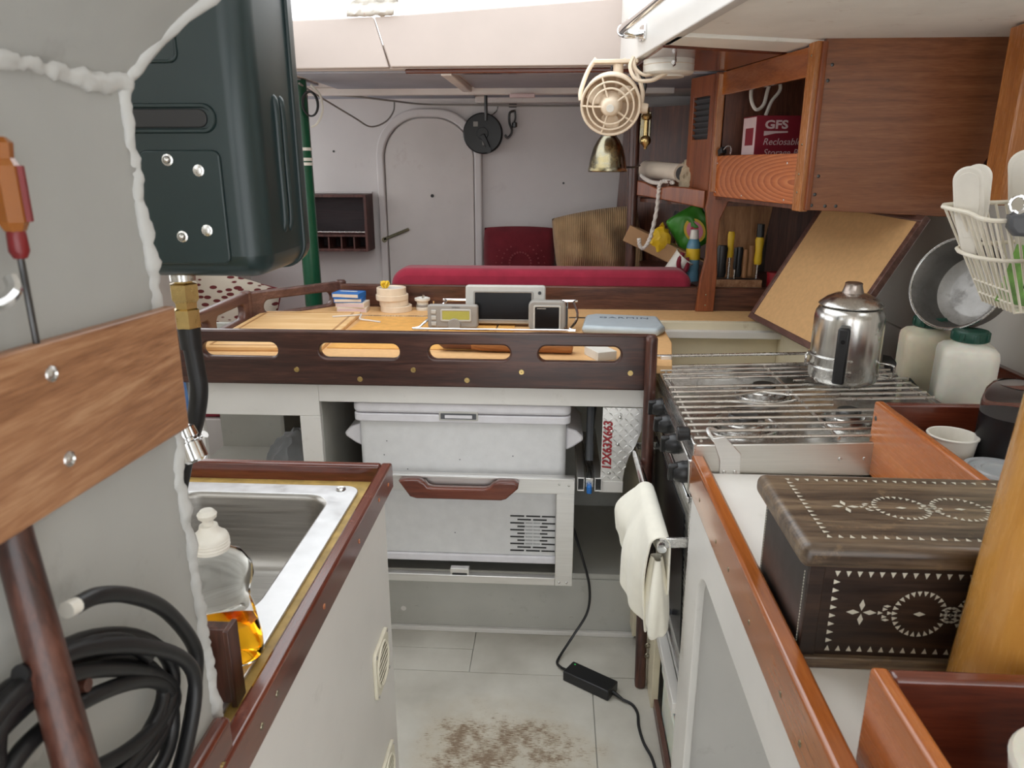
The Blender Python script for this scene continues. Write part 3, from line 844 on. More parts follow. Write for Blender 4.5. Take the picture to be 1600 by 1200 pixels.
# ================================================================== THINGS ON THE TABLE
def box_carton(name, label, cx, cy, z, w, d, h, rz, mat, band, grp):
    t = thing(name, label, 'box', (cx, cy, z), R(rz), grp)
    ob('sleeve', bx((-w/2, -d/2, 0), (w/2, d/2, h)), mat, t, w=False, bevel=.0008)
    ob('side_band', bx((-w/2+.003, -d/2-.0006, h*.2), (w/2-.003, -d/2, h*.8)), band, t, w=False)
    return t
zz = TZ
stackl = [('lower cream carton of the small box stack by the corner', K_PAPER, K_CARTONW, .112, .019, 4, .006),
          ('upper cream carton, second in the small box stack', K_PAPER, K_CARTONW, .112, .019, -3, .004),
          ('blue carton, third in the small box stack', K_BLUE, K_PAPER, .108, .017, 3, -.006),
          ('topmost blue carton of the small box stack', K_BLUE, K_PAPER, .108, .019, -8, -.008)]
for lab, m1, m2, wd, hh, rz, dx in stackl:
    t = box_carton('match_carton', lab, -.782+dx, 2.755, zz, wd, .075, hh, rz, m1, m2, 'cartons stacked by the table corner')
    zz += hh
ob('printed_band', bx((-.04, .004, .019), (.03, .018, .0193)), K_WHITE, t, w=False)

zz = TZ
for k, (r_, h_, dx, lab) in enumerate(((.060, .022, .004, 'lowest of the stacked white plastic discs on the table'), (.055, .022, -.004, 'second of the stacked white plastic discs'),
                                      (.062, .020, -.010, 'third of the stacked white plastic discs'), (.056, .026, -.012, 'top one of the stacked white plastic discs'))):
    t = thing('white_disc', lab, 'disc', (-.618+dx, 2.775, zz), 0, 'white discs stacked on the table')
    ob('disc', lathe(B(), [(0, 0), (r_-.001, 0), (r_, .001), (r_, h_-.001), (r_-.001, h_), (r_-.010, h_), (r_-.012, h_-.003), (0, h_-.003)], 32), K_IVORY, t, w=False)
    ob('inner_recess', lathe(B(), [(r_-.013, h_-.0028), (r_*.5, h_-.0024), (0, h_-.0024)], 32), K_WHITE, t, w=False)
    zz += h_
bm = B()
for k in range(5):
    a = k*1.3
    tube(bm, smooth_path([(math.cos(a)*.006, math.sin(a)*.006, 0), (math.cos(a)*.016, math.sin(a)*.012, .014), (math.cos(a+1)*.012, math.sin(a+1)*.012, .022), (math.cos(a+2)*.004, math.sin(a+2)*.004, .008)], 4), .004, 6)
o = ob('cable_tie_bundle', bm, K_YELLOW, M=T(-.652, 2.765, zz-.003+.003), sub=0); tag(o, 'yellow plastic clip bundle on top of the white discs', 'clip')
t = thing('porcelain_cup', 'tiny white flanged cup beside the stacked white discs', 'cup', (-.515, 2.795, TZ))
ob('cup_body', lathe(B(), [(0, 0), (.024, 0), (.025, .010), (.022, .014), (.022, .032), (.030, .038), (.030, .046), (.024, .048), (.020, .043), (0, .040)], 28), K_WHITE, t, w=False)
ob('cup_band', lathe(B(), [(.0225, .012), (.0245, .014), (.0245, .02), (.0225, .022)], 28), K_INST, t, w=False)
ob('metal_pin', cyl(B(), (0, 0, .038), (.006, 0, .058), .004, .005, 10), M_STEEL, t, w=False)

cbd = thing('cutting_board', 'bamboo cutting board with juice groove lying on the navigation table', 'cutting board', (-.9, 2.40, TZ), R(2))
ob('slab', prism(B(), rrect(-.185, -.29, .185, .27, .012), 0, .014), W_BAMT, cbd, w=False, bevel=.003)
ob('juice_groove', plate(rrect(-.165, -.27, .165, .25, .01), [rrect(-.157, -.262, .157, .242, .008)], .001), wood('groove_bamboo', srgb(160,112,62), srgb(178,130,78), srgb(190,146,94), 'X', .5), cbd, w=False, M=T(0, 0, .0142))
o = ob('string', tube(B(), smooth_path([(-.80, 2.56, TZ+.017), (-.72, 2.585, TZ+.018), (-.705, 2.60, TZ+.018), (-.70, 2.56, TZ+.01), (-.66, 2.55, TZ+.006), (-.62, 2.53, TZ+.006)], 6), .003, 6), F_ROPE)
tag(o, 'short white string lying across the bamboo board corner', 'string')

# instruments
fm = thing('wire_tray', 'polished wire cradle around the three navigation instruments', 'rack', (-.2, 2.47, TZ))
loop = []
for x, y, z in ((-.455, 2.405, .972), (-.44, 2.395, .968), (.03, 2.395, .968), (.05, 2.405, .972), (.075, 2.47, 1.00), (.062, 2.545, 1.035), (.04, 2.555, 1.038), (-.36, 2.555, 1.038), (-.385, 2.545, 1.035), (-.42, 2.47, 1.00)):
    loop.append((x, y, z))
ob('wire_rim', tube(B(), smooth_path(loop, 4, True), .0045, 8, True), M_CHROME, fm)
for x in (-.43, -.2, .04):
    ob('wire_foot', tube(B(), [(x, 2.40, .968), (x, 2.405, TZ+.003), (x, 2.55, TZ+.003), (x, 2.552, 1.034)], .003, 6), M_CHROME, fm)

def instrument(name, label, x0, x1, z0, z1, y, depth, mat, scr, tilt, r=.01):
    t = thing(name, label, 'instrument', ((x0+x1)/2, y, TZ+.0005), 0, 'navigation instruments in the wire cradle', rot=(R(tilt), 0, 0))
    hx = (x1-x0)/2; h0 = z0-TZ; h1 = z1-TZ
    ob('housing', plate(rrect(-hx, h0, hx, h1, r), [], depth, .006), mat, t, w=False, M=T(0, depth/2, 0) @ XZ)
    sx0, sx1, sz0, sz1 = scr
    ob('screen', plate(rrect(sx0, sz0, sx1, sz1, .003), [], .002, .0004), K_LCD if name == 'autopilot_control' else K_SCREEN, t, w=False, M=T(0, -.0008, 0) @ XZ)
    ob('bezel', plate(rrect(sx0-.006, sz0-.006, sx1+.006, sz1+.006, .006), [rrect(sx0, sz0, sx1, sz1, .003)], .004, .0012), K_INST if mat is not K_INST else K_INSTL, t, w=False, M=T(0, -.0012, 0) @ XZ)
    return t
t = instrument('chart_plotter', 'large pale grey chart plotter with dark screen, tallest instrument in the cradle', -.312, -.035, .965, 1.098, 2.50, .045, K_INSTL, (-.105, .090, .026, .118), -6)
ob('power_button', lathe(B(), [(0, 0), (.006, 0), (.005, .003), (0, .003)], 12, T(.118, 0, .118) @ RX(90)), K_BLACK, t, w=False)
t = instrument('autopilot_control', 'grey autopilot control head with yellow-green display and round dial', -.434, -.262, .962, 1.042, 2.435, .03, K_INST, (-.035, .058, .036, .066), -4)
for z in (.062, .042, .022):
    ob('button', bx((-.073, -.004, z-.007), (-.056, .001, z+.007)), K_INSTL, t, w=False, bevel=.002)
ob('dial', lathe(B(), [(0, .006), (.020, .006), (.023, .002), (.023, 0), (0, 0)], 24, T(.006, 0, .018) @ RX(90)), K_INST, t, w=False)
ob('printed_name', text_mesh('SIMRAD', .008, .0002), K_GREY, t, w=False, M=T(.012, -.0004, .0775) @ XZ)
t = instrument('fish_finder', 'small rounded grey display unit with dark screen at cradle right end', -.090, .034, .962, 1.062, 2.415, .045, K_INST, (-.040, .040, .014, .086), -4, .018)
ob('rear_shell', plate(rrect(-.05, .01, .058, .085, .015), [], .04, .008), K_GREY, t, w=False, M=T(.012, .062, 0) @ XZ)
ob('printed_mark', bx((-.034, -.0022, .0795), (-.004, -.0016, .0825)), K_INST, t, w=False)

t = thing('screen_cover', 'pale blue-grey plastic screen cover lying by the wire cradle', 'cover', (.225, 2.50, TZ), R(-4))
bm = B()
prism(bm, [(-.13, -.10), (.12, -.12), (.145, -.06), (.13, .10), (-.09, .12), (-.125, .09)], 0, .028)
ob('shell', bm, K_COVER, t, w=False, bevel=.012, seg=3)
ob('lettering', text_mesh('GARMIN', .033, .0003, 0, 1.15, 1.25), plastic('dark_slate_print', srgb(66, 84, 100), .5), t, w=False, M=T(.01, .045, .0282))
o = thing('wooden_batten', 'rounded brown wooden batten lying behind the front fiddle slots', 'batten', (-.15, 2.14, TZ))
ob('shaft', tube(B(), smooth_path([(-.25, 2.15, TZ+.026), (-.10, 2.145, TZ+.026), (.02, 2.14, TZ+.026), (.055, 2.14, TZ+.026)], 5), [.02, .0235] + [.025]*12 + [.022, .008], 14), wood('roll_wood', srgb(120,70,34), srgb(168,110,62), srgb(196,140,88), 'X', .4), o)
ob('end_grip', tube(B(), [(-.25, 2.15, TZ+.026), (-.335, 2.152, TZ+.026), (-.35, 2.152, TZ+.026)], [.0195, .019, .008], 14), W_MAHX, o)
o = ob('paper_block', bx((-.03, -.04, 0), (.03, .05, .026)), K_WHITE, M=T(.135, 2.10, TZ) @ RZ(24), bevel=.001)
tag(o, 'small white block seen through the right-hand fiddle slot', 'block')
o.location = (0, 0, 0)

# ================================================================== FORWARD CABIN
# settee back cushion
st = thing('settee_cushion', 'long crimson backrest cushion standing behind the navigation table', 'cushion', (-.05, 2.97, .42))
bm = B(); prism(bm, rrect(-.66, .42, .53, 1.100, [.03, .03, .06, .07], 8), 2.895, 3.035, 'Y')
ob('cover', bm, F_RED, st, bevel=.028, seg=4)
for y in (2.922, 3.008):
    loop = rrect(-.655, .425, .525, 1.094, [.03, .03, .06, .07], 8)
    ob('piping', tube(B(), [(x, y, z) for x, z in loop], .004, 6, True), F_RED, st)
bt = thing('settee_berth', 'low built-in berth base against the white bulkhead', 'berth', (.1, 3.5, 0))
ob('base_box', bx((-.38, 3.06, 0), (.62, 3.98, .70)), P_BULK, bt, bevel=.004)
ob('mattress', bx((-.37, 3.07, .70), (.61, 3.97, .84)), F_RED, bt, bevel=.03, seg=3)
Mc = T(-.195, 3.87, 1.020) @ RX(-78)
t = thing('scatter_cushion', 'maroon patterned square cushion leaning on the white bulkhead', 'cushion', (-.185, 3.86, .84))
ob('cover', pillow(B(), .37, .35, .13, M=Mc @ RX(180)), F_MAROON, t)
pat = B()
for k in range(24):
    a = 2*PI*k/24
    for rr, sz in ((.055, .006), (.095, .005), (.125, .004)):
        lathe(pat, [(0, .002), (sz, .001), (0, 0)], 6, T(-.185 + rr*math.cos(a), 3.86 - .058 - .017 + .012*(rr/.125)**2*1.2, 1.01 + rr*math.sin(a)) @ RX(102))
o = ob('woven_motif', pat, fabric('rose_thread', srgb(132, 62, 66)), t); o['kind'] = 'stuff'
t = thing('corduroy_cushion', 'large tan corduroy cushion slumped beside the maroon cushion', 'cushion', (.19, 3.80, .84))
ob('cover', pillow(B(), .44, .46, .22, M=T(.215, 3.79, 1.055) @ RY(-9) @ RX(100), lump=.07, seed=4, wr=.016, n=34, p=2.0), F_TAN, t, smooth=80)

# leaf-pattern cushion at the far left
def leafmat():
    m, nt, b = base('leaf_print_cloth', srgb(196, 184, 168), .9, spec=.2)
    w = nd(nt, 'ShaderNodeTexVoronoi'); w.inputs['Scale'].default_value = 20; w.inputs['Randomness'].default_value = .7
    nt.links.new(coords(nt, (1, 1, 2.2), (0, 0, 0), (0, .6, 0)), w.inputs['Vector'])
    f = ramp(nt, w.outputs['Distance'], [(.34, (1, 1, 1)), (.40, (0, 0, 0))])
    nt.links.new(mix(nt, f, srgb(196, 184, 168), srgb(100, 44, 44)), b.inputs['Base Color'])
    return m
t = thing('leaf_cushion', 'beige cushion with dark red leaf print behind the black hose', 'cushion', (-1.55, 3.25, .62))
ob('cover', pillow(B(), .42, .42, .13, M=T(-1.50, 3.25, .80) @ RY(14) @ RX(80)), leafmat(), t)
ob('piping', tube(B(), [T(-1.50, 3.25, .80) @ RY(14) @ RX(80) @ Vector((x, y, 0)) for x, y in rrect(-.203, -.203, .203, .203, .01)], .004, 6, True), F_MAROON, t)
t = thing('side_berth', 'low white berth base along the left hull', 'berth', (-1.4, 3.3, 0))
ob('base_box', bx((-1.69, 2.70, 0), (-1.20, 3.98, .52)), P_BULK, t, bevel=.004)
ob('mattress', bx((-1.69, 2.71, .52), (-1.21, 3.97, .61)), F_RED, t, bevel=.02)

# wall shelf of the far bulkhead
ws = thing('wall_shelf', 'dark red-brown wooden wall shelf with small pigeonholes left of the arched door', 'shelf', (-1.20, 3.92, 1.05))
WX0, WX1, WZ0, WZ1, WY0 = -1.42, -.985, 1.055, 1.345, 3.85
W_SHELF = wood('dull_red_brown_wood', srgb(56,30,26), srgb(84,48,42), srgb(106,64,56), 'Z', .5, coat=0)
W_SHELFD = wood('dark_shelf_back', srgb(30,18,22), srgb(42,26,30), srgb(54,34,38), 'X', .6, coat=0)
for nm, lo, hi in (('side', (WX0, WY0, WZ0), (WX0+.014, 3.998, WZ1)), ('side', (WX1-.014, WY0, WZ0), (WX1, 3.998, WZ1)),
                   ('top', (WX0+.014, WY0, WZ1-.014), (WX1-.014, 3.998, WZ1)), ('bottom', (WX0+.014, WY0, WZ0), (WX1-.014, 3.998, WZ0+.014)),
                   ('middle_shelf', (WX0+.014, WY0+.005, WZ0+.075), (WX1-.014, 3.998, WZ0+.087)), ('back', (WX0+.014, 3.985, WZ0+.014), (WX1-.014, 3.998, WZ1-.014))):
    ob(nm, bx(lo, hi), W_SHELFD if nm == 'back' else W_SHELF, ws, bevel=.0015)
for k in range(5):
    x = WX0 + .014 + (k+1)*.068
    ob('divider', bx((x, WY0+.01, WZ0+.014), (x+.008, 3.985, WZ0+.075)), W_SHELF, ws)
ob('retaining_rod', cyl(B(), (WX0+.014, WY0+.006, WZ0+.10), (WX1-.014, WY0+.006, WZ0+.10), .005), M_STEEL, ws)
o = struct('trim_6', bx((WX0, 3.986, 1.346), (WX1, 3.999, 1.354)), P_BULK); 

# green pole
gp = thing('support_pole', 'dark green painted support pole with white tape rings', 'pole', (-1.045, 3.1, 0))
ob('pole', cyl(B(), (-1.045, 3.1, 0), (-1.045, 3.1, 1.818), .037, seg=24), K_POLE, gp)
for z in (1.555, 1.515, 1.497):
    ob('tape_ring', lathe(B(), [(.0372, -.006), (.0385, -.006), (.0385, .006), (.0372, .006)], 24, T(-1.045, 3.1, z)), K_WHITE, gp)
# wiring along the ceiling
def cable(name, label, pts, r, mat, n=8):
    o = ob(name, tube(B(), smooth_path(pts, n), r, 6), mat); return tag(o, label, 'cable')
cable('grey_cable', 'grey cable drooping from the ceiling near the green pole', [(-1.02, 3.05, 1.80), (-1.00, 3.2, 1.77), (-.93, 3.5, 1.70), (-.885, 3.62, 1.665), (-.83, 3.7, 1.69), (-.80, 3.75, 1.74), (-.80, 3.78, 1.79)], .004, K_INST)
cable('ceiling_cable', 'dark cable clipped along the edge of the ceiling and bulkhead', [(-1.3, 3.52, 1.80), (-1.0, 3.55, 1.797), (-.80, 3.70, 1.785), (-.68, 3.93, 1.785), (-.40, 3.97, 1.782), (-.1, 3.975, 1.778), (.3, 3.975, 1.778)], .0045, K_INST)
cable('white_cable', 'pale cable looping beside the top of the green pole', [(-.99, 3.1, 1.80), (-.955, 3.1, 1.76), (-.95, 3.1, 1.70), (-.975, 3.1, 1.655), (-1.0, 3.1, 1.64)], .005, K_WHITE)
cable('black_cable_loop', 'black cable coil hanging at the top of the green pole', [(-.985+.03*math.cos(a/2), 3.06+.01*math.sin(a*.3), 1.725+.045*math.sin(a/2)) for a in range(0, 30, 1)] , .0035, K_RUBBER, 3)
# reel and hook on the bulkhead
rl = thing('cable_reel', 'round black reel hung on the white bulkhead beside the door', 'reel', (-.385, 3.93, 1.55))
Mr = T(-.385, 3.985, 1.645) @ RX(90) @ RZ(0)
ob('drum', lathe(B(), [(0, 0), (.10, 0), (.10, .008), (.06, .008), (.06, .045), (.10, .045), (.10, .053), (.094, .058), (.03, .058), (.028, .066), (0, .066)], 40, Mr), K_BLACK, rl)
ob('wound_line', lathe(B(), [(.06, .008), (.088, .010), (.090, .026), (.088, .043), (.06, .045)], 32, Mr), K_RUBBER, rl)
ob('crank', bx((-.012, -.02, 0), (.012, 0, .07)), K_BLACK, rl, M=T(-.385, 3.918, 1.64) @ RY(155), bevel=.004)
ob('crank_knob', cyl(B(), (-.355, 3.905, 1.565), (-.355, 3.885, 1.565), .016), K_BLACK, rl)
for x, z in ((-.42, 1.69), (-.375, 1.60)):
    ob('label_dot', bx((x-.012, 3.9255, z-.012), (x+.012, 3.9275, z+.012)), K_INST, rl, bevel=.002)
ob('hanger', tube(B(), smooth_path([(-.34, 3.975, 1.735), (-.315, 3.985, 1.76), (-.31, 3.99, 1.80)], 5), .003, 6), M_STEEL, rl)
hk = thing('snap_hook', 'dark metal snap hook hanging right of the black reel', 'hook', (-.235, 3.98, 1.66))
ob('hook_body', tube(B(), smooth_path([(-.225, 3.98, 1.755), (-.25, 3.98, 1.745), (-.252, 3.98, 1.70), (-.24, 3.98, 1.665), (-.245, 3.98, 1.64), (-.262, 3.98, 1.625), (-.275, 3.98, 1.64)], 6), .006, 8), M_DARKMETAL, hk)
ob('gate', tube(B(), smooth_path([(-.225, 3.98, 1.755), (-.222, 3.98, 1.72), (-.235, 3.98, 1.675)], 5), .005, 8), M_DARKMETAL, hk)
ob('swivel', lathe(B(), [(0, -.018), (.013, -.012), (.013, .008), (0, .014)], 14, T(-.225, 3.98, 1.69)), M_DARKMETAL, hk)
ob('wall_eye', bx((-.255, 3.982, 1.772), (-.215, 3.999, 1.79)), M_DARKMETAL, hk, bevel=.003)

# ================================================================== SINK UNIT
sk = thing('sink_cabinet', 'white galley sink cabinet with mahogany edged top and round vents', 'cabinet', (-.6, .9, 0))
CZ = .868
ob('side_panel', bx((-.353, -.3, 0), (-.337, 1.335, .86)), P_CAB, sk, bevel=.002)
ob('end_panel', bx((-.95, 1.32, 0), (-.353, 1.335, .84)), P_CAB, sk)
# top with the basin cut-out
ob('worktop', plate(rrect(-1.0, .30, -.353, 1.388, 0), [rrect(-.752, .895, -.432, 1.310, .05, 8)], .02), P_OCHRE, sk, M=T(0, 0, CZ-.012))
ob('worktop_near', bx((-1.0, -.3, CZ-.022), (-.353, .30, CZ-.002)), P_OCHRE, sk)
fd = ob('fiddle', bx((-.357, -.3, .845), (-.334, 1.407, .902)), W_MAH, sk, bevel=.005)
ob('fiddle', bx((-1.0, 1.386, .845), (-.357, 1.407, .902)), W_MAHX, sk, bevel=.005)
for y, z in ((1.36, .872), (1.28, .877), (1.13, .870), (.93, .872), (.74, .874), (.69, .870)):
    ob('plug', lathe(B(), [(0, 0), (.0045, 0), (.004, .001), (0, .0012)], 10, T(-.334, y, z) @ RY(90)), M_OLDBRASS if y < .8 else W_FIG, fd)
def louvre(cy, cz):
    v = ob('round_vent', plate(rrect(cy-.052, cz-.052, cy+.052, cz+.052, .012), [[(cy+.042*math.cos(2*PI*k/28), cz+.042*math.sin(2*PI*k/28)) for k in range(28)]], .007, .0015), K_VENT, sk, M=T(-.3335, 0, 0) @ YZ)
    ob('vent_rim', tube(B(), [(-.330, cy+.043*math.cos(2*PI*k/32), cz+.043*math.sin(2*PI*k/32)) for k in range(32)], .003, 6, True), K_VENT, v)
    ob('vent_dark', cyl(B(), (-.3372, cy, cz), (-.3362, cy, cz), .041, seg=28), K_BLACK, v)
    for k in range(7):
        z = cz - .036 + k*.012 + .0; h = math.sqrt(max(.0410**2 - (z-cz)**2, 1e-5))
        ob('louvre_slat', bx((-.0011, -h, -.0038), (.0011, h, .0038)), K_VENT, v, M=T(-.3325, cy, z) @ RY(52))
    for s in (-1, 1):
        for q in (-1, 1):
            ob('vent_screw', lathe(B(), [(0, 0), (.004, 0), (.003, .0015), (0, .002)], 8, T(-.330, cy+s*.044, cz+q*.044) @ RY(90)), M_STEEL, v)
louvre(1.225, .548); louvre(1.225, .270)

si = thing('sink', 'stainless steel sink with rounded basin set in the ochre worktop', 'sink', (-.6, 1.1, CZ))
RMO = rrect(-.86, .66, -.388, 1.352, .03, 8); RMI = rrect(-.750, .897, -.434, 1.308, .05, 8)
ob('rim', plate(RMO, [RMI], .006, .002), M_RIM, si, M=T(0, 0, CZ+.001))
bm = B(); rings = []
def scale_loop(loop, f, z):
    cx = sum(p[0] for p in loop)/len(loop); cy = sum(p[1] for p in loop)/len(loop)
    return [bm.verts.new((cx+(x-cx)*f, cy+(y-cy)*f, z)) for x, y in loop]
for f, z in ((1.01, CZ+.004), (.985, CZ+.001), (.97, CZ-.008), (.945, CZ-.11), (.91, CZ-.145), (.82, CZ-.158), (.3, CZ-.162)):
    rings.append(scale_loop(RMI, f, z))
for a, b_ in zip(rings, rings[1:]):
    for k in range(len(a)): bm.faces.new((a[k], a[(k+1) % len(a)], b_[(k+1) % len(a)], b_[k]))
bm.faces.new(rings[-1])
ob('basin', bm, M_BASIN, si, smooth=60)
ob('drain', lathe(B(), [(0, 0), (.035, 0), (.038, .003), (.045, .002)], 24, T(-.592, 1.10, CZ-.1625)), M_CHROME, si)
ob('rim_screw', lathe(B(), [(.003, .0035), (.005, .002), (.009, .003), (.010, .0005), (0, 0)][::-1] + [(0, .003)], 16, T(-.424, 1.332, CZ+.0045)), M_STEEL, si)
ob('tap_base', lathe(B(), [(0, 0), (.024, 0), (.022, .012), (.012, .02), (.011, .18), (0, .182)], 18, T(-.80, 1.02, CZ+.004)), M_CHROME, si)

# soap bottle
sb = thing('soap_bottle', 'clear dish soap bottle with white push cap and amber soap at the sink', 'bottle', (-.428, .805, CZ+.004), R(12))
def flat_lathe(prof, sy): return lathe(B(), prof, 32, None, 1, sy)
bp = [(0, .002), (.046, .002), (.050, .008), (.050, .030), (.044, .075), (.040, .092), (.042, .105), (.048, .124), (.047, .138), (.036, .156), (.019, .164), (.016, .168), (.016, .172)]
ob('bottle_wall', flat_lathe(bp, .62), G_CLEAR, sb, w=False, smooth=80)
ob('soap', flat_lathe([(0, .004), (.044, .004), (.0475, .010), (.0475, .030), (.0445, .057), (0, .057)], .60), G_SOAP, sb, w=False, smooth=60)
cp_ = ob('cap', lathe(B(), [(0, .162), (.022, .162), (.0225, .178), (.021, .182), (.018, .184), (.012, .190), (.011, .196), (0, .196)], 28), K_WHITE, sb, w=False)
for z in (.166, .170, .174):
    ob('cap_thread', lathe(B(), [(.0222, z), (.0232, z+.001), (.0222, z+.002)], 28), K_WHITE, cp_, w=False)
ob('push_spout', lathe(B(), [(0, .194), (.006, .194), (.0065, .202), (.011, .206), (.012, .211), (.008, .216), (0, .217)], 20), K_WHITE, cp_, w=False)

# dark wooden board and white plastic board stood at the sink's end
wbk = thing('wood_block', 'dark wooden upright board standing in front of the soap bottle', 'board', (-.405, .735, CZ+.003))
ob('board', bx((-.428, .722, CZ+.004), (-.378, .738, .977)), W_DARKZ, wbk, bevel=.002)
ob('end_batten', bx((-.3805, .715, CZ+.004), (-.374, .742, .978)), W_DARKZ, wbk, bevel=.001)
o = ob('plastic_board', plate(rrect(.655, CZ+.004, .712, .985, [.004, .004, .03, .01], 8), [], .012, .003), K_MILKY2, M=T(-.402, 0, 0) @ YZ)
tag(o, 'thin white plastic board wedged beside the partition edge', 'cutting board')
# spray head of the galley tap
sp = thing('spray_head', 'chrome pull-out spray tap head tilted over the sink', 'tap', (-.53, 1.00, 1.05))
Ms = T(-.545, .985, 1.137) @ RY(160) @ RX(8)
ob('spray_body', lathe(B(), [(0, 0), (.009, 0), (.011, .006), (.016, .010), (.017, .024), (.014, .026), (.014, .030), (.018, .032), (.019, .058), (.015, .062), (0, .06)], 24, Ms), M_CHROME, sp)
ob('lever', tube(B(), smooth_path([(-.530, .985, 1.108), (-.518, .982, 1.113), (-.508, .98, 1.121)], 4), [.003]*8 + [.006], 8), M_CHROME, sp)
ob('spout_arm', tube(B(), smooth_path([(-.546, .985, 1.14), (-.58, 1.0, 1.20), (-.70, 1.01, 1.20), (-.79, 1.02, 1.12), (-.80, 1.02, 1.05)], 6), .009, 10), M_CHROME, sp)

# ================================================================== GREEN CANISTER
cn = thing('metal_canister', 'dark green pressed-metal canister hanging over the sink with brass bottom fitting', 'canister', (-.55, 1.06, 1.35))
TX0, TX1, TY0, TY1, TZ0, TZ1 = -.71, -.382, .955, 1.165, 1.352, 1.86
bm = B(); prism(bm, rrect(TX0, TY0, TX1, TY1, .035, 8), TZ0, TZ1)
ob('shell', bm, K_TANK, cn, bevel=.030, seg=5)
# pressed side ribs, a welded seam flange, recessed slot and a screwed plate
for y in (1.035, 1.058):
    ob('side_rib', tube(B(), smooth_path([(TX1-.004, y, 1.41), (TX1+.0005, y, 1.425), (TX1+.0005, y, 1.50), (TX1+.0005, y, 1.572), (TX1-.004, y, 1.585)], 4), .0055, 10), K_TANK, cn, smooth=60)
ob('seam_flange', plate(rrect(TX0-.004, TZ0-.004, TX1+.0045, TZ1, .036, 8), [rrect(TX0+.006, TZ0+.008, TX1-.006, TZ1-.01, .03, 8)], .008, .003), K_TANK, cn, M=T(0, 1.105, 0) @ XZ)
ob('front_rib', plate(rrect(TX0+.03, 1.536, -.428, 1.572, .017, 8), [rrect(TX0+.036, 1.542, -.434, 1.566, .011, 8)], .010, .0045), K_TANK, cn, M=T(0, TY0, 0) @ XZ)
ob('slot_recess', plate(rrect(TX0+.036, 1.543, -.440, 1.565, .010, 8), [], .004, .001), K_BLACK, cn, M=T(0, TY0-.0005, 0) @ XZ)
ob('front_rib', plate(rrect(TX0+.03, 1.618, -.468, 1.72, .012, 8), [rrect(TX0+.034, 1.622, -.472, 1.716, .01, 8)], .006, .0025), K_TANK, cn, M=T(0, TY0, 0) @ XZ)
pl = ob('mounting_plate', plate(rrect(-.535, 1.372, -.428, 1.516, .010, 6), [], .006, .0025), K_TANK, cn, M=T(0, TY0-.001, 0) @ XZ)
for x, z, nut in ((-.496, 1.504, 1), (-.457, 1.491, 0), (-.489, 1.408, 1), (-.455, 1.416, 0)):
    ob('bolt', lathe(B(), [(0, 0), (.0075, 0), (.0075, .001), (.005, .0016), (.005, .0035), (.0032, .006 if nut else .004), (0, .007 if nut else .004)], 12, T(x, TY0-.004, z) @ RX(90)), M_STEEL, pl)
# brass fitting and rubber hose
fx, fy = -.548, 1.05
ft = ob('brass_fitting', lathe(B(), [(0, 1.352), (.014, 1.352), (.014, 1.332), (.021, 1.330), (.021, 1.308), (.017, 1.303), (.016, 1.294), (.019, 1.292), (.019, 1.265), (.013, 1.262), (0, 1.262)], 6, T(fx, fy, 0)), M_BRASS, cn, smooth=20)
ob('thread_collar', lathe(B(), [(0, 1.353), (.018, 1.353), (.018, 1.335), (0, 1.335)], 20, T(fx, fy, 0)), M_STEEL, ft)
ob('crimp_sleeve', lathe(B(), [(0, 1.266), (.0165, 1.266), (.0155, 1.232), (0, 1.232)], 20, T(fx, fy, 0)), K_RUBBER, ft)
ob('hose', tube(B(), smooth_path([(fx, fy, 1.25), (fx+.003, fy, 1.20), (fx+.004, fy-.002, 1.165), (fx-.006, fy-.005, 1.12), (fx-.024, fy-.01, 1.07), (fx-.055, fy-.01, .98), (fx-.10, fy, .90)], 8), .0135, 14), K_RUBBER, cn)
ob('hanger_strap', bx((-.62, 1.03, 1.858), (-.56, 1.09, 1.862)), M_STEEL, cn)
hs = struct('ceiling_beam', bx((-1.0, .95, 1.863), (-.38, 1.17, 1.93)), P_DECK)
ob('paint_chip', bx((-.415, 1.02, 1.3505), (-.43, 1.05, 1.3525)), P_WHITE, cn)

# ================================================================== ON THE PARTITION
XW = -.356
bb = thing('bamboo_cleat', 'varnished bamboo board screwed to the near white partition', 'board', (XW, .5, 1.28))
bpoly = [(.20, 1.28), (.632, 1.262), (.634, 1.377), (.20, 1.396)]
ob('board', plate(bpoly, [], .013, .003), W_BAM, bb, M=T(XW+.0085, 0, 0) @ YZ)
for y, z in ((.461, 1.363), (.463, 1.300)):
    ob('screw', lathe(B(), [(0, .0022), (.002, .0015), (.003, .003), (.0055, .0015), (.006, 0), (0, 0)][::-1], 14, T(XW+.0148, y, z) @ RY(90)), M_STEEL, bb)
o = ob('wooden_rail', tube(B(), [(XW+.000, .420, 1.300), (XW+.004, .413, 1.262), (XW+.041, .380, 1.115), (XW+.072, .346, .96), (XW+.074, .343, .94)], [.010, .0120, .0135, .0135, .012], 14), W_DARKZ)
tag(o, 'dark wooden upright rail below the bamboo board on the partition', 'rail')
sd = thing('screwdriver', 'screwdriver with amber and red handle hung behind the bamboo board', 'screwdriver', (XW+.012, .482, 1.38))
d0 = Vector((XW+.010, .4595, 1.395)); d1 = Vector((XW+.010, .460, 1.510))
def along(t): return d0 + (d1-d0)*t
ob('shaft', tube(B(), [along(-.25), along(.42)], .0022, 8), M_DARKMETAL, sd)
ob('collar', tube(B(), [along(.40), along(.44), along(.54), along(.56)], [.004, .0062, .0058, .005], 12), K_REDH, sd)
hd = B(); tube(hd, [along(.55), along(.60), along(.90), along(.94), along(1.02), along(1.05)], [.006, .0088, .0088, .0065, .0075, .004], 6)
ob('handle', hd, K_AMBERH, sd, smooth=15)
ob('grip_strip', tube(B(), [along(.60)+Vector((.006, .004, 0)), along(.90)+Vector((.006, .004, 0))], .0038, 6), K_REDH, sd)
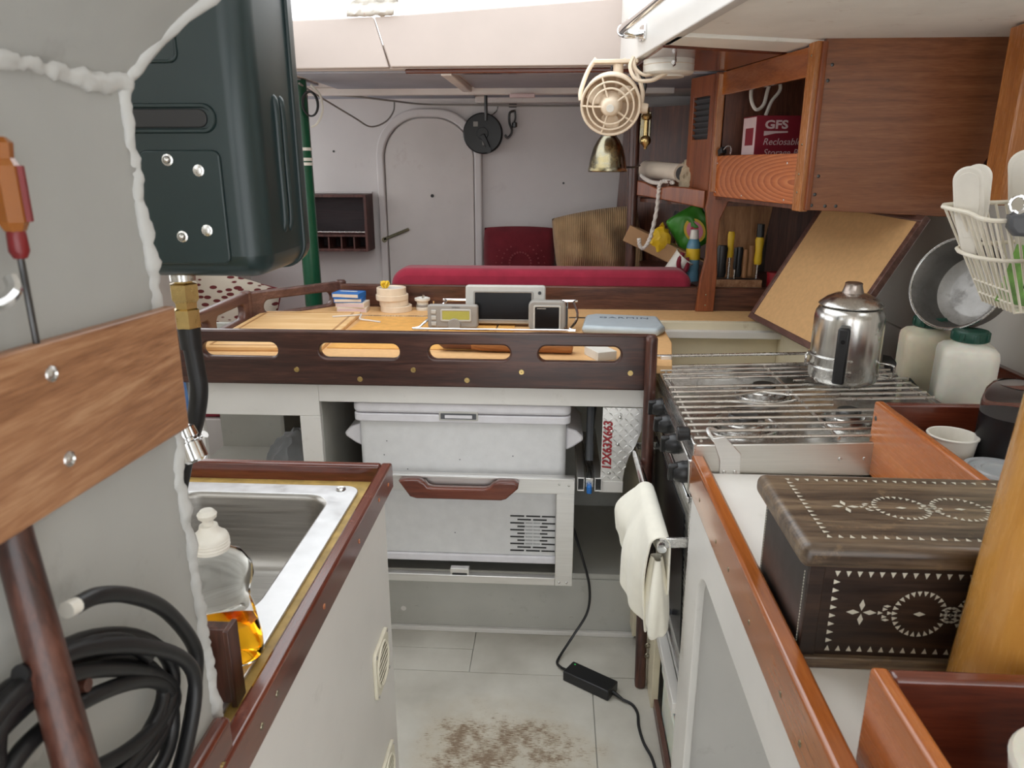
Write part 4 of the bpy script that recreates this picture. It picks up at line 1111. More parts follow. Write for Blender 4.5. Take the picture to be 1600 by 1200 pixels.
o = ob('coat_hook', tube(B(), smooth_path([(XW+.004, .40, 1.425), (XW+.018, .418, 1.418), (XW+.022, .432, 1.424), (XW+.018, .437, 1.432)], 5), .0045, 8), M_CHROME)
tag(o, 'small bright chrome hook at the left edge above the bamboo board', 'hook')

# coil of black hose hung on the partition
hc_ = thing('hose_coil', 'coil of black rubber hose hanging on the white partition', 'hose', (XW+.02, .5, 1.0))
pts = []
for k in range(0, 130):
    a = 2*PI*k/23 + .6
    ry = .098 + .016*math.sin(k*.31); rz = .058 + .016*math.cos(k*.23)
    y_ = .432 + .014*math.sin(k*.07) + ry*math.cos(a)
    pts.append((XW + .013 + .004*math.sin(k*.143) + .002*math.sin(a*1.5), y_, 1.092 + .012*math.sin(k*.11) + rz*math.sin(a) - (y_-.432)*.45))
ob('coil', tube(B(), smooth_path(pts, 2), .0064, 10), K_RUBBER, hc_)
arc = smooth_path([(XW+.014, .444, 1.194), (XW+.016, .466, 1.188), (XW+.018, .500, 1.166), (XW+.018, .544, 1.123), (XW+.018, .580, 1.060), (XW+.018, .574, 1.025), (XW+.02, .54, .985), (XW+.022, .50, .96)], 6)
ob('tail', tube(B(), arc, .0066, 12), K_RUBBER, hc_)
ob('ferrule', tube(B(), [arc[0] + (arc[0]-arc[1]).normalized()*.010, arc[0] + (arc[1]-arc[0])*.2], .0062, 12), K_WHITE, hc_)
arc2 = smooth_path([(XW+.016, .38, 1.185), (XW+.018, .437, 1.162), (XW+.026, .489, 1.127), (XW+.030, .540, 1.076), (XW+.030, .552, 1.035), (XW+.030, .525, .995), (XW+.03, .49, .97)], 6)
ob('loose_turn', tube(B(), arc2, .0064, 10), K_RUBBER, hc_)
ob('wall_peg', cyl(B(), (XW-.002, .43, 1.135), (XW+.022, .43, 1.137), .007, .005), W_DARKZ, hc_)
o = ob('blue_cloth', pillow(B(), .12, .17, .03, M=T(-1.135, 2.003, .835) @ RX(90), lump=.01), fabric('denim_blue_cloth', srgb(84, 120, 168), 300)); tag(o, 'bit of blue cloth hung on the table front behind the black hose', 'cloth')

# ================================================================== STOVE
sv = thing('stove', 'gimballed stainless galley stove with wire pot grill and black knobs', 'stove', (.30, 1.78, .90), rot=(0, R(-2.2), 0))
def sp_(name, geo, mat, parent=None, **k): return ob(name, geo, mat, parent or sv, w=False, **k)
SL = .63                      # depth outboard
sp_('oven_body', bx((.012, -.30, -.60), (SL, .30, -.045)), M_STEEL, bevel=.004)
# shallow top tray
tr_ = B(); box(tr_, (0, -.305, -.045), (SL, .305, -.006))
tray = sp_('top_tray', tr_, M_STOVE, bevel=.003)
sp_('tray_wall', bx((0, -.310, -.045), (SL, -.300, .030)), M_STEELX, bevel=.002)
sp_('tray_wall', bx((0, .300, -.045), (SL, .310, .035)), M_STOVE, bevel=.002)
sp_('tray_wall', bx((SL-.01, -.30, -.045), (SL, .30, .03)), M_STOVE, bevel=.002)
sp_('tray_wall', bx((-.004, -.310, -.006), (.004, .310, .034)), M_STEEL, bevel=.002)
for k, (x, y, r_) in enumerate(((.15, -.10, .062), (.40, -.08, .050), (.26, .14, .055))):
    bu = sp_('burner', lathe(B(), [(0, .016), (r_*.78, .016), (r_*.8, .010), (r_, .008), (r_*1.05, -.004), (0, -.004)], 32, T(x, y, 0)), M_STOVE)
    sp_('burner_cap', lathe(B(), [(0, .026), (r_*.5, .026), (r_*.56, .022), (r_*.56, .015), (0, .015)], 28, T(x, y, 0)), M_DARKMETAL, bu)
    sp_('drip_ring', tube(B(), [(x+r_*1.25*math.cos(2*PI*q/36), y+r_*1.25*math.sin(2*PI*q/36), -.003) for q in range(36)], .004, 6, True), M_STEEL, bu)
# pot grill: individual bars and two cross rods
nb = 15
for k in range(nb):
    y = -.292 + k*(.575/(nb-1))
    if k in (6, 7):
        s = 1 if k == 7 else -1
        P_ = [(0.0, y, .040), (.12, y, .040), (.17, y+s*.012, .040), (.22, y+s*.030, .040), (.27, y+s*.012, .040), (.32, y, .040), (.61, y, .040)]
        g = tube(B(), smooth_path(P_, 6), .0036, 8)
    elif k == 5: g = tube(B(), [(0, y, .040), (.36, y, .040)], .0036, 8)
    elif k == 10: g = tube(B(), [(.33, y, .040), (.62, y, .040)], .0036, 8)
    else: g = tube(B(), [(0.0, y, .040), (.61, y, .040)], .0036, 8)
    sp_('grill_bar', g, M_BARS)
for x in (.015, .30, .595):
    sp_('cross_rod', tube(B(), [(x, -.296, .0345), (x, .288, .0345)], .0035, 8), M_BARS)
# retaining rail and clamp brackets
sp_('rear_rail', tube(B(), [(.0, .318, .062), (.45, .318, .060)], .0045, 8), M_STEEL)
sp_('clamp_bracket', bx((.01, .304, .0), (.04, .322, .066)), M_ALU, bevel=.002)
cbk = sp_('clamp_bracket', plate([(.035, .046), (.060, .050), (.095, .010), (.095, -.040), (.052, -.040), (.052, -.004)], [], .004, .001), M_ALU, M=T(0, -.3125, 0) @ XZ)
for x in (.062, .084):
    sp_('rivet', lathe(B(), [(0, 0), (.004, 0), (.003, .0015), (0, .002)], 10, T(x, -.3145, -.03) @ RX(90)), M_STEEL, cbk)
sp_('clamp_hook', tube(B(), smooth_path([(.040, -.312, .040), (.030, -.300, .052), (.032, -.280, .056), (.050, -.275, .05)], 5), .004, 8), M_ALU)
for x in (.02, .30, .35): sp_('screw', lathe(B(), [(0, 0), (.0045, 0), (.003, .002), (0, .0024)], 10, T(x, -.310, -.005) @ RX(90)), M_STEEL)
# outboard splash flap
sp_('splash_flap', plate([(.02, -.005), (.305, -.005), (.305, .055), (.26, .062), (.10, .028), (.03, .006)], [], .004, .001), M_DARKMETAL, M=T(SL+.004, 0, 0) @ YZ)
# control face
sp_('control_panel', bx((-.012, -.305, -.085), (.012, .305, -.006)), M_STOVE, bevel=.003)
for y, z in ((.10, -.022), (-.02, -.026), (-.145, -.030), (-.275, -.045)):
    kn = sp_('knob', lathe(B(), [(0, 0), (.024, 0), (.025, .006), (.020, .024), (.016, .028), (0, .028)], 20, T(-.012, y, z) @ RY(-90)), K_BLACK)
    sp_('knob_grip', bx((-.050, -.006, -.023), (-.030, .006, .023)), K_BLACK, kn, M=T(0, y, z) @ RX(25), bevel=.003)
for y in (-.255, .27):
    sp_('rod_knob', cyl(B(), (-.030, y, .036), (-.003, y, .036), .0165, .0155, 20), K_BLACK, bevel=.003)
# oven door
sp_('oven_door', bx((-.006, -.295, -.595), (.012, .295, -.095)), M_STEEL, bevel=.003)
sp_('door_glass', bx((-.009, -.25, -.53), (-.0055, .25, -.16)), K_SCREEN, bevel=.001)
sp_('door_trim', bx((-.012, -.298, -.11), (-.004, .298, -.095)), M_CHROME, bevel=.002)
sp_('door_trim', bx((-.012, -.298, -.60), (-.004, .298, -.585)), M_CHROME, bevel=.002)
hb = sp_('door_handle', tube(B(), smooth_path([(-.066, .285, -.205), (-.068, .27, -.206), (-.068, 0, -.206), (-.068, -.30, -.206), (-.066, -.315, -.205)], 4), .0105, 12), M_CHROME)
for y in (.285, -.300):
    sp_('handle_bracket', bx((-.070, y-.004, -.216), (-.004, y+.004, -.192)), M_STEEL, hb, bevel=.002)
sp_('hinge_pin', cyl(B(), (-.012, -.12, -.50), (-.035, -.13, -.50), .008), K_GREY)

# towel over the oven rail
tw = thing('towel', 'cream folded dish towel draped over the oven door rail', 'towel', (.235, 1.66, .68))
bm = B(); NU, NV = 34, 40
grid = []
for i in range(NU+1):
    u = i/NU                                   # along the rail, 0 = near
    row = []
    for j in range(NV+1):
        v = j/NV
        y = 1.475 + u*.30
        fold = .010*math.sin(u*9.5+.8) + .005*math.sin(u*21)
        if v < .22:                              # inner flap, up to the rail
            t = v/.22; X = .262; Z = .56 + (.694-.56)*t
            X += fold*.3*(1-t)
        elif v < .30:                            # over the rail
            t = (v-.22)/.08; a = PI*t; X = .2405 + .0215*math.cos(a); Z = .694 + .0165*math.sin(a)
        else:                                    # outer flap
            t = (v-.30)/.70; ln = .115 + .135*(1-u)**.8
            X = .219 - .045*math.sin(min(t*1.7, 1)*PI/2)*(.45+.75*u) + fold*t*1.7 + .010*t*t; Z = .694 - t*ln
            y += .012*math.sin(t*3)*(u-.5) - .06*t*(u-.45)*(1 if u < .45 else .35)
        row.append(bm.verts.new((X, y, Z + .002*noise.noise(Vector((u*6, v*6, 1))))))
    grid.append(row)
for i in range(NU):
    for j in range(NV): bm.faces.new((grid[i][j], grid[i+1][j], grid[i+1][j+1], grid[i][j+1]))
ob('cloth', bm, F_TOWEL, tw, smooth=80, solid=.006, sub=1)
# the bunched tail of the towel hanging at the near end
bm = B(); NU, NV = 30, 26; grid = []
for i in range(NU+1):
    a = 2*PI*i/NU
    row = []
    for j in range(NV+1):
        t = j/NV
        rr = (.016 + .020*math.sin(min(t*1.15, 1)*PI*.62))*(1 + .22*math.sin(3*a+2*t) + .10*math.sin(5*a))
        if t > .93: rr *= max(.25, math.sqrt(max(0, 1-((t-.93)/.07)**2)))
        row.append(bm.verts.new((.238 + rr*math.cos(a)*.70 + .004*t, 1.495 + rr*math.sin(a)*1.15 - .02*t,   .650 - .185*t)))
    grid.append(row)
for i in range(NU):
    for j in range(NV): bm.faces.new((grid[i][j], grid[(i+1)][j], grid[(i+1)][j+1], grid[i][j+1]))
ob('bunched_tail', bm, F_TOWEL, tw, smooth=80)

# below the oven
us = thing('stove_recess', 'cream painted frame below the oven with two screw eyes', 'cabinet', (.3, 1.8, 0))
ob('sill', bx((.290, 1.46, .255), (.315, 2.02, .285)), P_CAB, us, bevel=.002)
ob('jamb', bx((.292, 1.78, 0), (.312, 1.99, .255)), P_YELLOWED, us, bevel=.002)
ob('kick_board', bx((.300, 1.30, 0), (.312, 1.78, .03)), W_DARKY, us)
ob('recess_back', bx((.80, 1.46, 0), (.82, 2.1, .27)), P_GREY, us)
for z in (.15, .115):
    ob('screw_eye', tube(B(), [(.286+.007*math.cos(2*PI*k/12), 1.86, z+.007*math.sin(2*PI*k/12)) for k in range(12)], .0016, 6, True), M_OLDBRASS, us)
tb_ = thing('storage_tub', 'translucent plastic tub on the floor under the oven', 'tub', (.42, 1.60, 0))
bm = B(); prism(bm, rrect(.318, 1.47, .60, 1.77, .04), .001, .004)
ob('tub_base', bm, K_MILKY2, tb_)
ob('tub_wall', plate(rrect(.316, 1.468, .602, 1.772, .042), [rrect(.320, 1.472, .598, 1.768, .038)], .16), K_MILKY2, tb_, M=T(0, 0, .084))
ob('tub_rim', tube(B(), [(x, y, .166) for x, y in rrect(.314, 1.466, .604, 1.774, .044)], .006, 8, True), K_MILKY2, tb_)
o = ob('green_bag', pillow(B(), .14, .10, .05, M=T(.355, 1.69, .187) @ RY(40) @ RZ(80), lump=.02), K_GREENLID); tag(o, 'dark green plastic bag sticking out of the tub under the oven', 'bag')

# ================================================================== RIGHT COUNTER
gc = thing('galley_counter', 'white galley counter with golden teak fiddle and rounded locker opening', 'counter', (.7, .9, 0))
ob('front_panel', plate(rrect(.10, 0, 1.462, .825, 0), [rrect(.25, .08, 1.335, .722, .07, 8)], .016, .003), P_CAB, gc, M=T(.306, 0, 0) @ YZ)
ob('end_panel', bx((.314, 1.447, 0), (1.218, 1.462, .848)), P_CAB, gc)
ob('counter_top', bx((.314, -.2, .848), (1.218, 1.465, .870)), P_COUNTER, gc, bevel=.002)
ob('locker_back', bx((.62, .1, 0), (.635, 1.44, .845)), P_GREY, gc)
ob('locker_floor', bx((.316, .1, .03), (.62, 1.44, .05)), P_GREY, gc)
fd = ob('fiddle', bx((.293, -.2, .822), (.321, 1.475, .907)), W_ORANGE, gc, bevel=.006, seg=3)
for y, z in ((1.36, .856), (1.20, .852), (1.10, .855), (.96, .85), (.80, .855), (.72, .852)):
    ob('plug', lathe(B(), [(0, 0), (.0045, 0), (.004, .0008), (0, .001)], 10, T(.2930, y, z) @ RY(-90)), M_OLDBRASS, fd)

# shelf behind the stove
sh = thing('stove_ledge', 'narrow ledge with teak edge between stove and hull', 'ledge', (1.04, 1.9, .9))
ob('ledge_board', bx((.965, 1.50, .895), (1.218, 2.14, .915)), M_ALU, sh, bevel=.002)
ob('ledge_rail', bx((1.195, 1.50, .915), (1.218, 2.14, .975)), W_MAH, sh, bevel=.004)
ob('ledge_leg', bx((.97, 1.50, .40), (.985, 1.52, .895)), P_CAB, sh)
ob('ledge_leg', bx((.97, 2.11, .40), (.985, 2.13, .895)), P_CAB, sh)

# ------------------------------------------------------------------ percolator
pc = thing('coffee_percolator', 'dented steel stovetop percolator with black strap handle on the grill', 'coffee pot', (.735, 1.86, .964), R(0))
ob('pot_body', lathe(B(), [(0, .003), (.072, .003), (.080, .010), (.083, .020), (.0825, .166), (.080, .182), (.074, .192), (.070, .195), (0, .195)], 48), M_POT, pc, w=False)
ob('lid', lathe(B(), [(0, .196), (.074, .197), (.0765, .200), (.074, .204), (.058, .217), (.040, .226), (.026, .229), (0, .229)], 40), M_POT, pc, w=False)
ob('lid_knob', lathe(B(), [(.026, .228), (.024, .234), (.020, .248), (.021, .252), (.017, .255), (0, .255)], 28), M_POTLID, pc, w=False)
hx = -8
hM = RZ(-25)
hb_ = ob('handle', bx((-.014, -.122, .022), (.014, -.110, .160)), K_BLACK, pc, w=False, M=hM, bevel=.005)
ob('handle_arm', bx((-.012, -.120, .144), (.012, -.078, .161)), K_BLACK, hb_, w=False, M=hM, bevel=.004)
ob('handle_rivet', cyl(B(), (0, -.1235, .128), (0, -.121, .128), .005, seg=12), K_SCREEN, hb_, w=False, M=hM)
ob('handle_strap', bx((-.008, -.112, .032), (.008, -.080, .039)), M_STEEL, hb_, w=False, M=hM)
def ring(r_, z, a0, a1, n=24): return [(r_*math.cos(R(a0+(a1-a0)*k/n)), r_*math.sin(R(a0+(a1-a0)*k/n)), z) for k in range(n+1)]
for z in (.044, .072):
    ob('wire_band', tube(B(), ring(.0855, z, 150, 262), .0025, 6), M_STEEL, pc, w=False)
ob('wire_loop', tube(B(), smooth_path([(.074, -.042, .025), (.100, -.052, .025), (.104, -.052, .047), (.100, -.049, .056), (.079, -.026, .056)], 5), .003, 6), M_STEEL, pc, w=False)
ob('wire_loop', tube(B(), smooth_path([(-.084, .008, .044), (-.096, -.004, .044), (-.098, -.008, .058), (-.096, -.004, .073), (-.084, .010, .072)], 5), .003, 6), M_STEEL, pc, w=False)

# ------------------------------------------------------------------ steel bowl on the hull
ax = Vector((.81, .49, -.31)).normalized()
q = ax.to_track_quat('Z', 'Y').to_matrix().to_4x4()
bw = thing('steel_bowl', 'scuffed steel mixing bowl resting tilted on the jars against the hull', 'bowl', (.985, 1.93, 1.11))
Mb = T(.990, 1.88, 1.216) @ q
ob('bowl_shell', lathe(B(), [(.116, -.004), (.115, 0), (.109, .006), (.102, .060), (.092, .082), (.066, .094), (.060, .095), (0, .095)], 48, Mb), M_BOWL, bw, solid=.0015)
ob('rolled_rim', tube(B(), [Mb @ Vector((.116*math.cos(2*PI*k/48), .116*math.sin(2*PI*k/48), 0)) for k in range(48)], .0035, 8, True), M_STEEL, bw)

def jar(name, label, cx, cy, w, h, mat, rz):
    t = thing(name, label, 'jar', (cx, cy, .915), R(rz), 'milky jars with green lids')
    bm = B(); hw = w/2
    secs = [(0, hw*.9, .02), (.006, hw, .022), (h*.80, hw, .024), (h*.87, hw*.97, .026), (h*.92, hw*.86, .030), (h*.945, hw*.62, .028), (h, hw*.52, .027)]
    prev = None
    for z, s, r_ in secs:
        lp = [bm.verts.new((x, y, z)) for x, y in rrect(-s, -s, s, s, min(r_, s*.95), 6)]
        if prev:
            for k in range(len(lp)): bm.faces.new((prev[k], prev[(k+1) % len(lp)], lp[(k+1) % len(lp)], lp[k]))
        else: bm.faces.new(lp)
        prev = lp
    bm.faces.new(prev)
    ob('jar_body', bm, mat, t, w=False, smooth=60)
    ld = ob('screw_lid', lathe(B(), [(0, h-.002), (hw*.62, h-.002), (hw*.64, h+.002), (hw*.64, h+.020), (hw*.60, h+.024), (0, h+.025)], 32), K_GREENLID, t, w=False)
    for k in range(8):
        ob('lid_lug', bx((hw*.60, -.006, h), (hw*.70, .006, h+.020)), K_GREENLID, ld, w=False, M=RZ(45*k+10), bevel=.002, seg=1)
    return t
jar('storage_jar', 'front milky white plastic jar with green lid behind the grill', 1.002, 1.80, .124, .176, K_MILKY2, -18)
jar('storage_jar', 'rear yellowed plastic jar with green lid under the steel bowl', .985, 1.965, .122, .176, K_MILKY, -14)

# ------------------------------------------------------------------ inlaid chest
ch = thing('inlaid_chest', 'dark wooden chest inlaid with pale shell triangles on the counter', 'chest', (.5, .96, .870))
X0, X1, Y0, Y1 = .326, .70, .842, 1.040
ob('chest_base', bx((X0-.002, Y0-.008, .870), (X1+.004, Y1+.004, .886)), W_CHEST, ch, bevel=.002)
ob('chest_body', bx((X0, Y0, .884), (X1, Y1, 1.018)), W_CHESTD, ch, bevel=.002)
ob('corner_strap', bx((X0-.002, Y0-.002, .884), (X0+.018, Y0+.004, 1.018)), W_CHESTD, ch, bevel=.001)
ob('side_panel', bx((X0-.0015, Y0+.004, .885), (X0+.002, Y1-.002, 1.017)), M_DARKMETAL, ch, bevel=.001)
ob('lid', bx((X0-.017, Y0-.016, 1.018), (X1+.012, Y1+.014, 1.050)), W_CHEST, ch, bevel=.012, seg=5)
def inlay(face):
    """triangles and lozenges in (u, v); face gives the matrix from (u, v, height)"""
    bm = B()
    def tri(u, v, a, s=.0045):
        P3 = [face @ Vector((u + s*math.cos(a+q)*1.0, v + s*math.sin(a+q)*1.0, .0004)) for q in (0, 2.35, -2.35)]
        bm.faces.new([bm.verts.new(p) for p in P3])
    def loz(u, v, a, l=.006, w_=.0026):
        c, s = math.cos(a), math.sin(a)
        bm.faces.new([bm.verts.new(face @ Vector((u+c*p-s*r_, v+s*p+c*r_, .0004))) for p, r_ in ((l, 0), (0, w_), (-l, 0), (0, -w_))])
    return bm, tri, loz
def pattern(face, W_, H_, u0, cxs, rr, fl):
    bm, tri, loz = inlay(face)
    n = int(W_/.0135)
    for k in range(n+1):
        tri(u0 + k*W_/n, .012, PI/2, .0048); tri(u0 + k*W_/n, H_-.012, -PI/2, .0048)
    m = int((H_-.024)/.0112)
    for k in range(1, m): tri(u0, .012 + k*(H_-.024)/m, 0, .0048)
    cv = H_/2
    cu = u0 + fl
    for a in (0, PI/2, PI, -PI/2): loz(cu + .0105*math.cos(a), cv + .0105*math.sin(a), a, .0085, .0036)
    for c in cxs:
        for k in range(26):
            a = 2*PI*k/26
            tri(c + rr[0]*math.cos(a), cv + rr[1]*math.sin(a), a + PI, .0042)
        loz(c, cv, 0, .0075, .0034)
        for s in (-1, 1):
            e = c + s*(rr[0]+.006)
            for a, b_ in ((0, 0), (.007, .005), (.007, -.005), (.013, 0)): tri(e + s*a*.9, cv + b_*1.1, PI if s > 0 else 0, .0038)
            loz(e + s*.004, cv + .010, 0, .005, .002); loz(e + s*.004, cv - .010, 0, .005, .002)
    return bm
FT = T(X0, Y0, 1.0504)
o = ob('lid_inlay', pattern(FT, .31, Y1-Y0, .022, (.148, .226), (.034, .032), .052), K_INLAY, ch, smooth=0); o['kind'] = 'stuff'
FF = T(X0, Y0-.0004, .884) @ XZ
o = ob('front_inlay', pattern(FF, .30, .134, .034, (.142, .219), (.031, .030), .036), K_INLAY, ch, smooth=0); o['kind'] = 'stuff'
bm = B()
for k in range(26):
    for (ya, yb, z0_, z1_) in ((Y0+.012, Y0+.012, .888, 1.0), (Y1-.008, Y1-.008, .888, 1.0)):
        z = z0_ + (z1_-z0_)*k/25
        box(bm, (X0-.0022, ya-.0006, z-.0013), (X0-.0012, ya+.0006, z+.0013))
o = ob('stitch_line', bm, K_INLAY, ch); o['kind'] = 'stuff'

# ------------------------------------------------------------------ open teak bins
def bin_(name, label, x0, x1, y0, y1, z1, mats, t=.019):
    b_ = thing(name, label, 'bin', ((x0+x1)/2, (y0+y1)/2, .870), 0)
    side, back = mats
    s = ob('side_board', bx((x0, y0, .870), (x0+t, y1, z1)), side, b_, bevel=.005, seg=3)
    ob('back_board', bx((x0+t, y1-t, .870), (x1, y1, z1-.002)), back, b_, bevel=.004)
    ob('side_board', bx((x1-t, y0+t, .870), (x1, y1-t, z1-.002)), side, b_, bevel=.004)
    ob('front_board', bx((x0+t, y0, .870), (x1, y0+t, z1-.04)), back, b_, bevel=.004)
    ob('bin_floor', bx((x0+t, y0+t, .870), (x1-t, y1-t, .876)), back, b_)
    return b_, s
b1, s1 = bin_('teak_bin', 'golden teak open bin holding cup and jar beside the stove', .664, 1.06, 1.09, 1.496, 1.028, (W_FIGB, W_MAHX))
for z in (.995, .90):
    ob('screw', lathe(B(), [(0, 0), (.0055, 0), (.004, .0012), (0, .0015)], 10, T(.664, 1.478, z) @ RY(-90)), M_DARKMETAL, s1)
b2, s2 = bin_('teak_tray', 'red-brown teak bin with white bowl nearest the camera', .336, .80, .34, .678, .994, (W_FIGB, W_MAHX))

def cup_(name, label, cx, cy, z, r0, r1, h, mat, cat='cup'):
    t = thing(name, label, cat, (cx, cy, z))
    ob('cup_wall', lathe(B(), [(0, 0), (r0, 0), (r1, h), (r1-.0025, h), (r0-.002, .004), (0, .004)], 36), mat, t, w=False)
    ob('rolled_lip', tube(B(), [(r1*math.cos(2*PI*k/36), r1*math.sin(2*PI*k/36), h) for k in range(36)], .0025, 8, True), mat, t, w=False)
    return t
cup_('paper_cup', 'plain white cup standing in the golden teak bin', .775, 1.39, .8765, .030, .044, .118, K_WHITE)
t = thing('spice_jar', 'clear domed jar with black contents in the golden teak bin', 'jar', (.872, 1.37, .8765))
ob('jar_wall', lathe(B(), [(0, 0), (.058, 0), (.060, .004), (.060, .19), (.055, .214), (.046, .226), (.040, .228), (.036, .224), (0, .224)], 40), glassy('smoky_clear_plastic', (.80, .79, .82), .06, 1.08), t, w=False)
ob('contents', lathe(B(), [(0, .004), (.057, .004), (.057, .168), (0, .168)], 36), K_BLACK, t, w=False)
t = thing('clear_tub', 'clear plastic tub with ridged lid near the pale pole', 'tub', (.80, 1.27, .8765))
ob('tub_wall', lathe(B(), [(0, 0), (.045, 0), (.055, .090), (.0, .090)], 36), K_MILKY2, t, w=False)
ob('ridged_lid', lathe(B(), [(.058, .086), (.060, .092), (.058, .098), (.050, .098), (.048, .095), (.040, .095), (.038, .098), (.030, .098), (.028, .095), (0, .095)], 36), plastic('frosted_lid', (.6, .63, .66), .2, trans=.5), t, w=False)
t = thing('white_bowl', 'white round bowl in the near red-brown teak bin', 'bowl', (.475, .535, .8765))
ob('bowl_wall', lathe(B(), [(0, .004), (.035, .004), (.040, 0), (.052, .03), (.064, .085), (.068, .112), (.065, .112), (.060, .086), (.046, .03), (0, .018)], 44), K_WHITE, t, w=False)
ob('bowl_lid', lathe(B(), [(.066, .112), (.069, .116), (.066, .121), (.03, .126), (0, .127)], 44), K_MILKY2, t, w=False)

# ------------------------------------------------------------------ pale pole
pl_ = thing('grab_pole', 'thick pale varnished wooden pole rising from the right counter', 'pole', (.538, .765, .870))
ob('pole', tube(B(), [(.538, .765, .871), (.553, .765, 1.1), (.580, .765, 1.5), (.602, .765, 1.818)], .062, 32), W_POLE, pl_)
ob('pole_collar', lathe(B(), [(.062, .870), (.070, .870), (.070, .878), (.063, .884)], 32, T(.538, .765, 0)), W_POLE, pl_)

# ------------------------------------------------------------------ wire basket with clips
bk = thing('wire_basket', 'white plastic-coated wire basket hanging on the hull at right', 'basket', (.86, 1.45, 1.23))
P1, P2, B1, B2 = Vector((.741, 1.50, 1.423)), Vector((.774, 1.38, 1.402)), Vector((.857, 1.52, 1.235)), Vector((.862, 1.42, 1.230))
dX = Vector((.30, .06, .010)); dB = Vector((.20, .05, .005))
P3, P4, B3, B4 = P2+dX, P1+dX, B2+dB, B1+dB
K_WIRE = plastic('white_wire_coating', srgb(228, 222, 206), .4)
def lerp(a, b_, t): return a + (b_-a)*t
ob('top_rim', tube(B(), smooth_path([P1, lerp(P1, P2, .5), P2, lerp(P2, P3, .5), P3, P4, lerp(P4, P1, .5)], 4, True), .0042, 8, True), K_WIRE, bk)
M1 = [lerp(P1, B1, .42), lerp(P2, B2, .42), lerp(P3, B3, .42), lerp(P4, B4, .42)]
ob('middle_rim', tube(B(), smooth_path(M1, 6, True), .0038, 8, True), K_WIRE, bk)
for t in (.76, .9):
    ob('lower_wire', tube(B(), [lerp(P1, B1, t), lerp(P2, B2, t)], .0022, 6), K_WIRE, bk)
for k in range(10):
    t = k/9
    ob('basket_wire', tube(B(), [lerp(P1, P2, t), lerp(B1, B2, t), lerp(B4, B3, t), lerp(P4, P3, t)], .0024, 6), K_WIRE, bk)
for k in range(1, 14):
    t = k/14
    ob('basket_wire', tube(B(), [lerp(P2, P3, t), lerp(B2, B3, t), lerp(B1, B4, t), lerp(P1, P4, t)], .0024, 6), K_WIRE, bk)
ob('hanging_hook', tube(B(), smooth_path([P4, P4+Vector((.05, 0, .03)), (1.224, 1.56, 1.47)], 5), .004, 8), K_WIRE, bk)
ob('hanging_hook', tube(B(), smooth_path([P3, P3+Vector((.05, 0, .03)), (1.226, 1.45, 1.47)], 5), .004, 8), K_WIRE, bk)

def bag_clip(label, px, py, pz, rx, ry, rz, s=1.0):
    t = thing('bag_clip', label, 'clip', (px, py, pz), 0, 'white spring clips in the wire basket', rot=(R(rx), R(ry), R(rz)))
    pad = [(-.012, -.10), (.012, -.10), (.025, -.02)] + [(.026*math.cos(R(a)), .040 + .026*math.sin(R(a))) for a in range(0, 181, 12)] + [(-.025, -.02)]
    pad = [(a*s, b_*s) for a, b_ in pad]
    for k, (dy, tilt) in enumerate(((-.018, 9), (.020, -10))):
        p = ob('paddle', plate(pad, [], .008, .0035), K_WHITE, t, w=False, M=T(0, dy, 0) @ RX(tilt) @ XZ)
        ob('inner_panel', plate([(a*.74, b_*.74+.006) for a, b_ in pad], [], .002, .0006), K_WHITE, p, w=False, M=T(0, dy + (-.0042 if k == 0 else .0042), 0) @ RX(tilt) @ XZ)
    ob('spring', tube(B(), [(.010*math.cos(a*.7), -.002+.004*math.sin(a*.7)*2, -.03+.0016*a) for a in range(18)], .0016, 6), M_STEEL, t, w=False)
    return t
bag_clip('front white spring clip standing at the basket\'s left end', .778, 1.475, 1.432, 4, -6, -42)
bag_clip('taller white spring clip at the back of the wire basket', .890, 1.50, 1.455, 4, -6, -42, 1.1)
ot = thing('can_opener', 'dark grey handled tool with chrome ring hooked on the basket', 'tool', (.83, 1.375, 1.39))
Mo = T(.835, 1.365, 1.400) @ RZ(-14) @ RY(2)
ob('grip', plate([(-.045, .012), (.05, .022), (.06, .010), (.06, -.014), (.045, -.024), (-.030, -.024), (-.043, -.010)], [], .03, .007), K_GREY, ot, M=Mo @ XZ)
ob('clamp', bx((-.012, -.018, .022), (.030, .014, .050)), K_BLACK, ot, M=Mo, bevel=.006)
ob('clamp_screw', cyl(B(), (-.02, 0, .036), (.05, 0, .036), .005), M_CHROME, ot, M=Mo)
ob('ring', tube(B(), [Mo @ Vector((-.034+.012*math.cos(2*PI*k/20), .0, .030+.014*math.sin(2*PI*k/20))) for k in range(20)], .0028, 8, True), M_CHROME, ot)
ob('swivel', tube(B(), [Mo @ Vector(p) for p in ((-.040, 0, .018), (-.03, 0, .012), (-.01, 0, .024))], .006, 8), M_CHROME, ot)
ob('blade_strap', bx((.002, -.012, -.115), (.034, -.004, -.02)), K_BLACK, ot, M=Mo, bevel=.003)
o = ob('seed_packet', bx((-.030, -.002, -.06), (.030, .002, .05)), paint('green_white_packet', srgb(120, 170, 80), .4, .5, 0, 18, stain=srgb(226, 222, 210), stain_amt=.9), M=T(.885, 1.452, 1.300) @ RZ(-12) @ RY(10), bevel=.0008)
tag(o, 'small green and white packet inside the wire basket', 'packet')

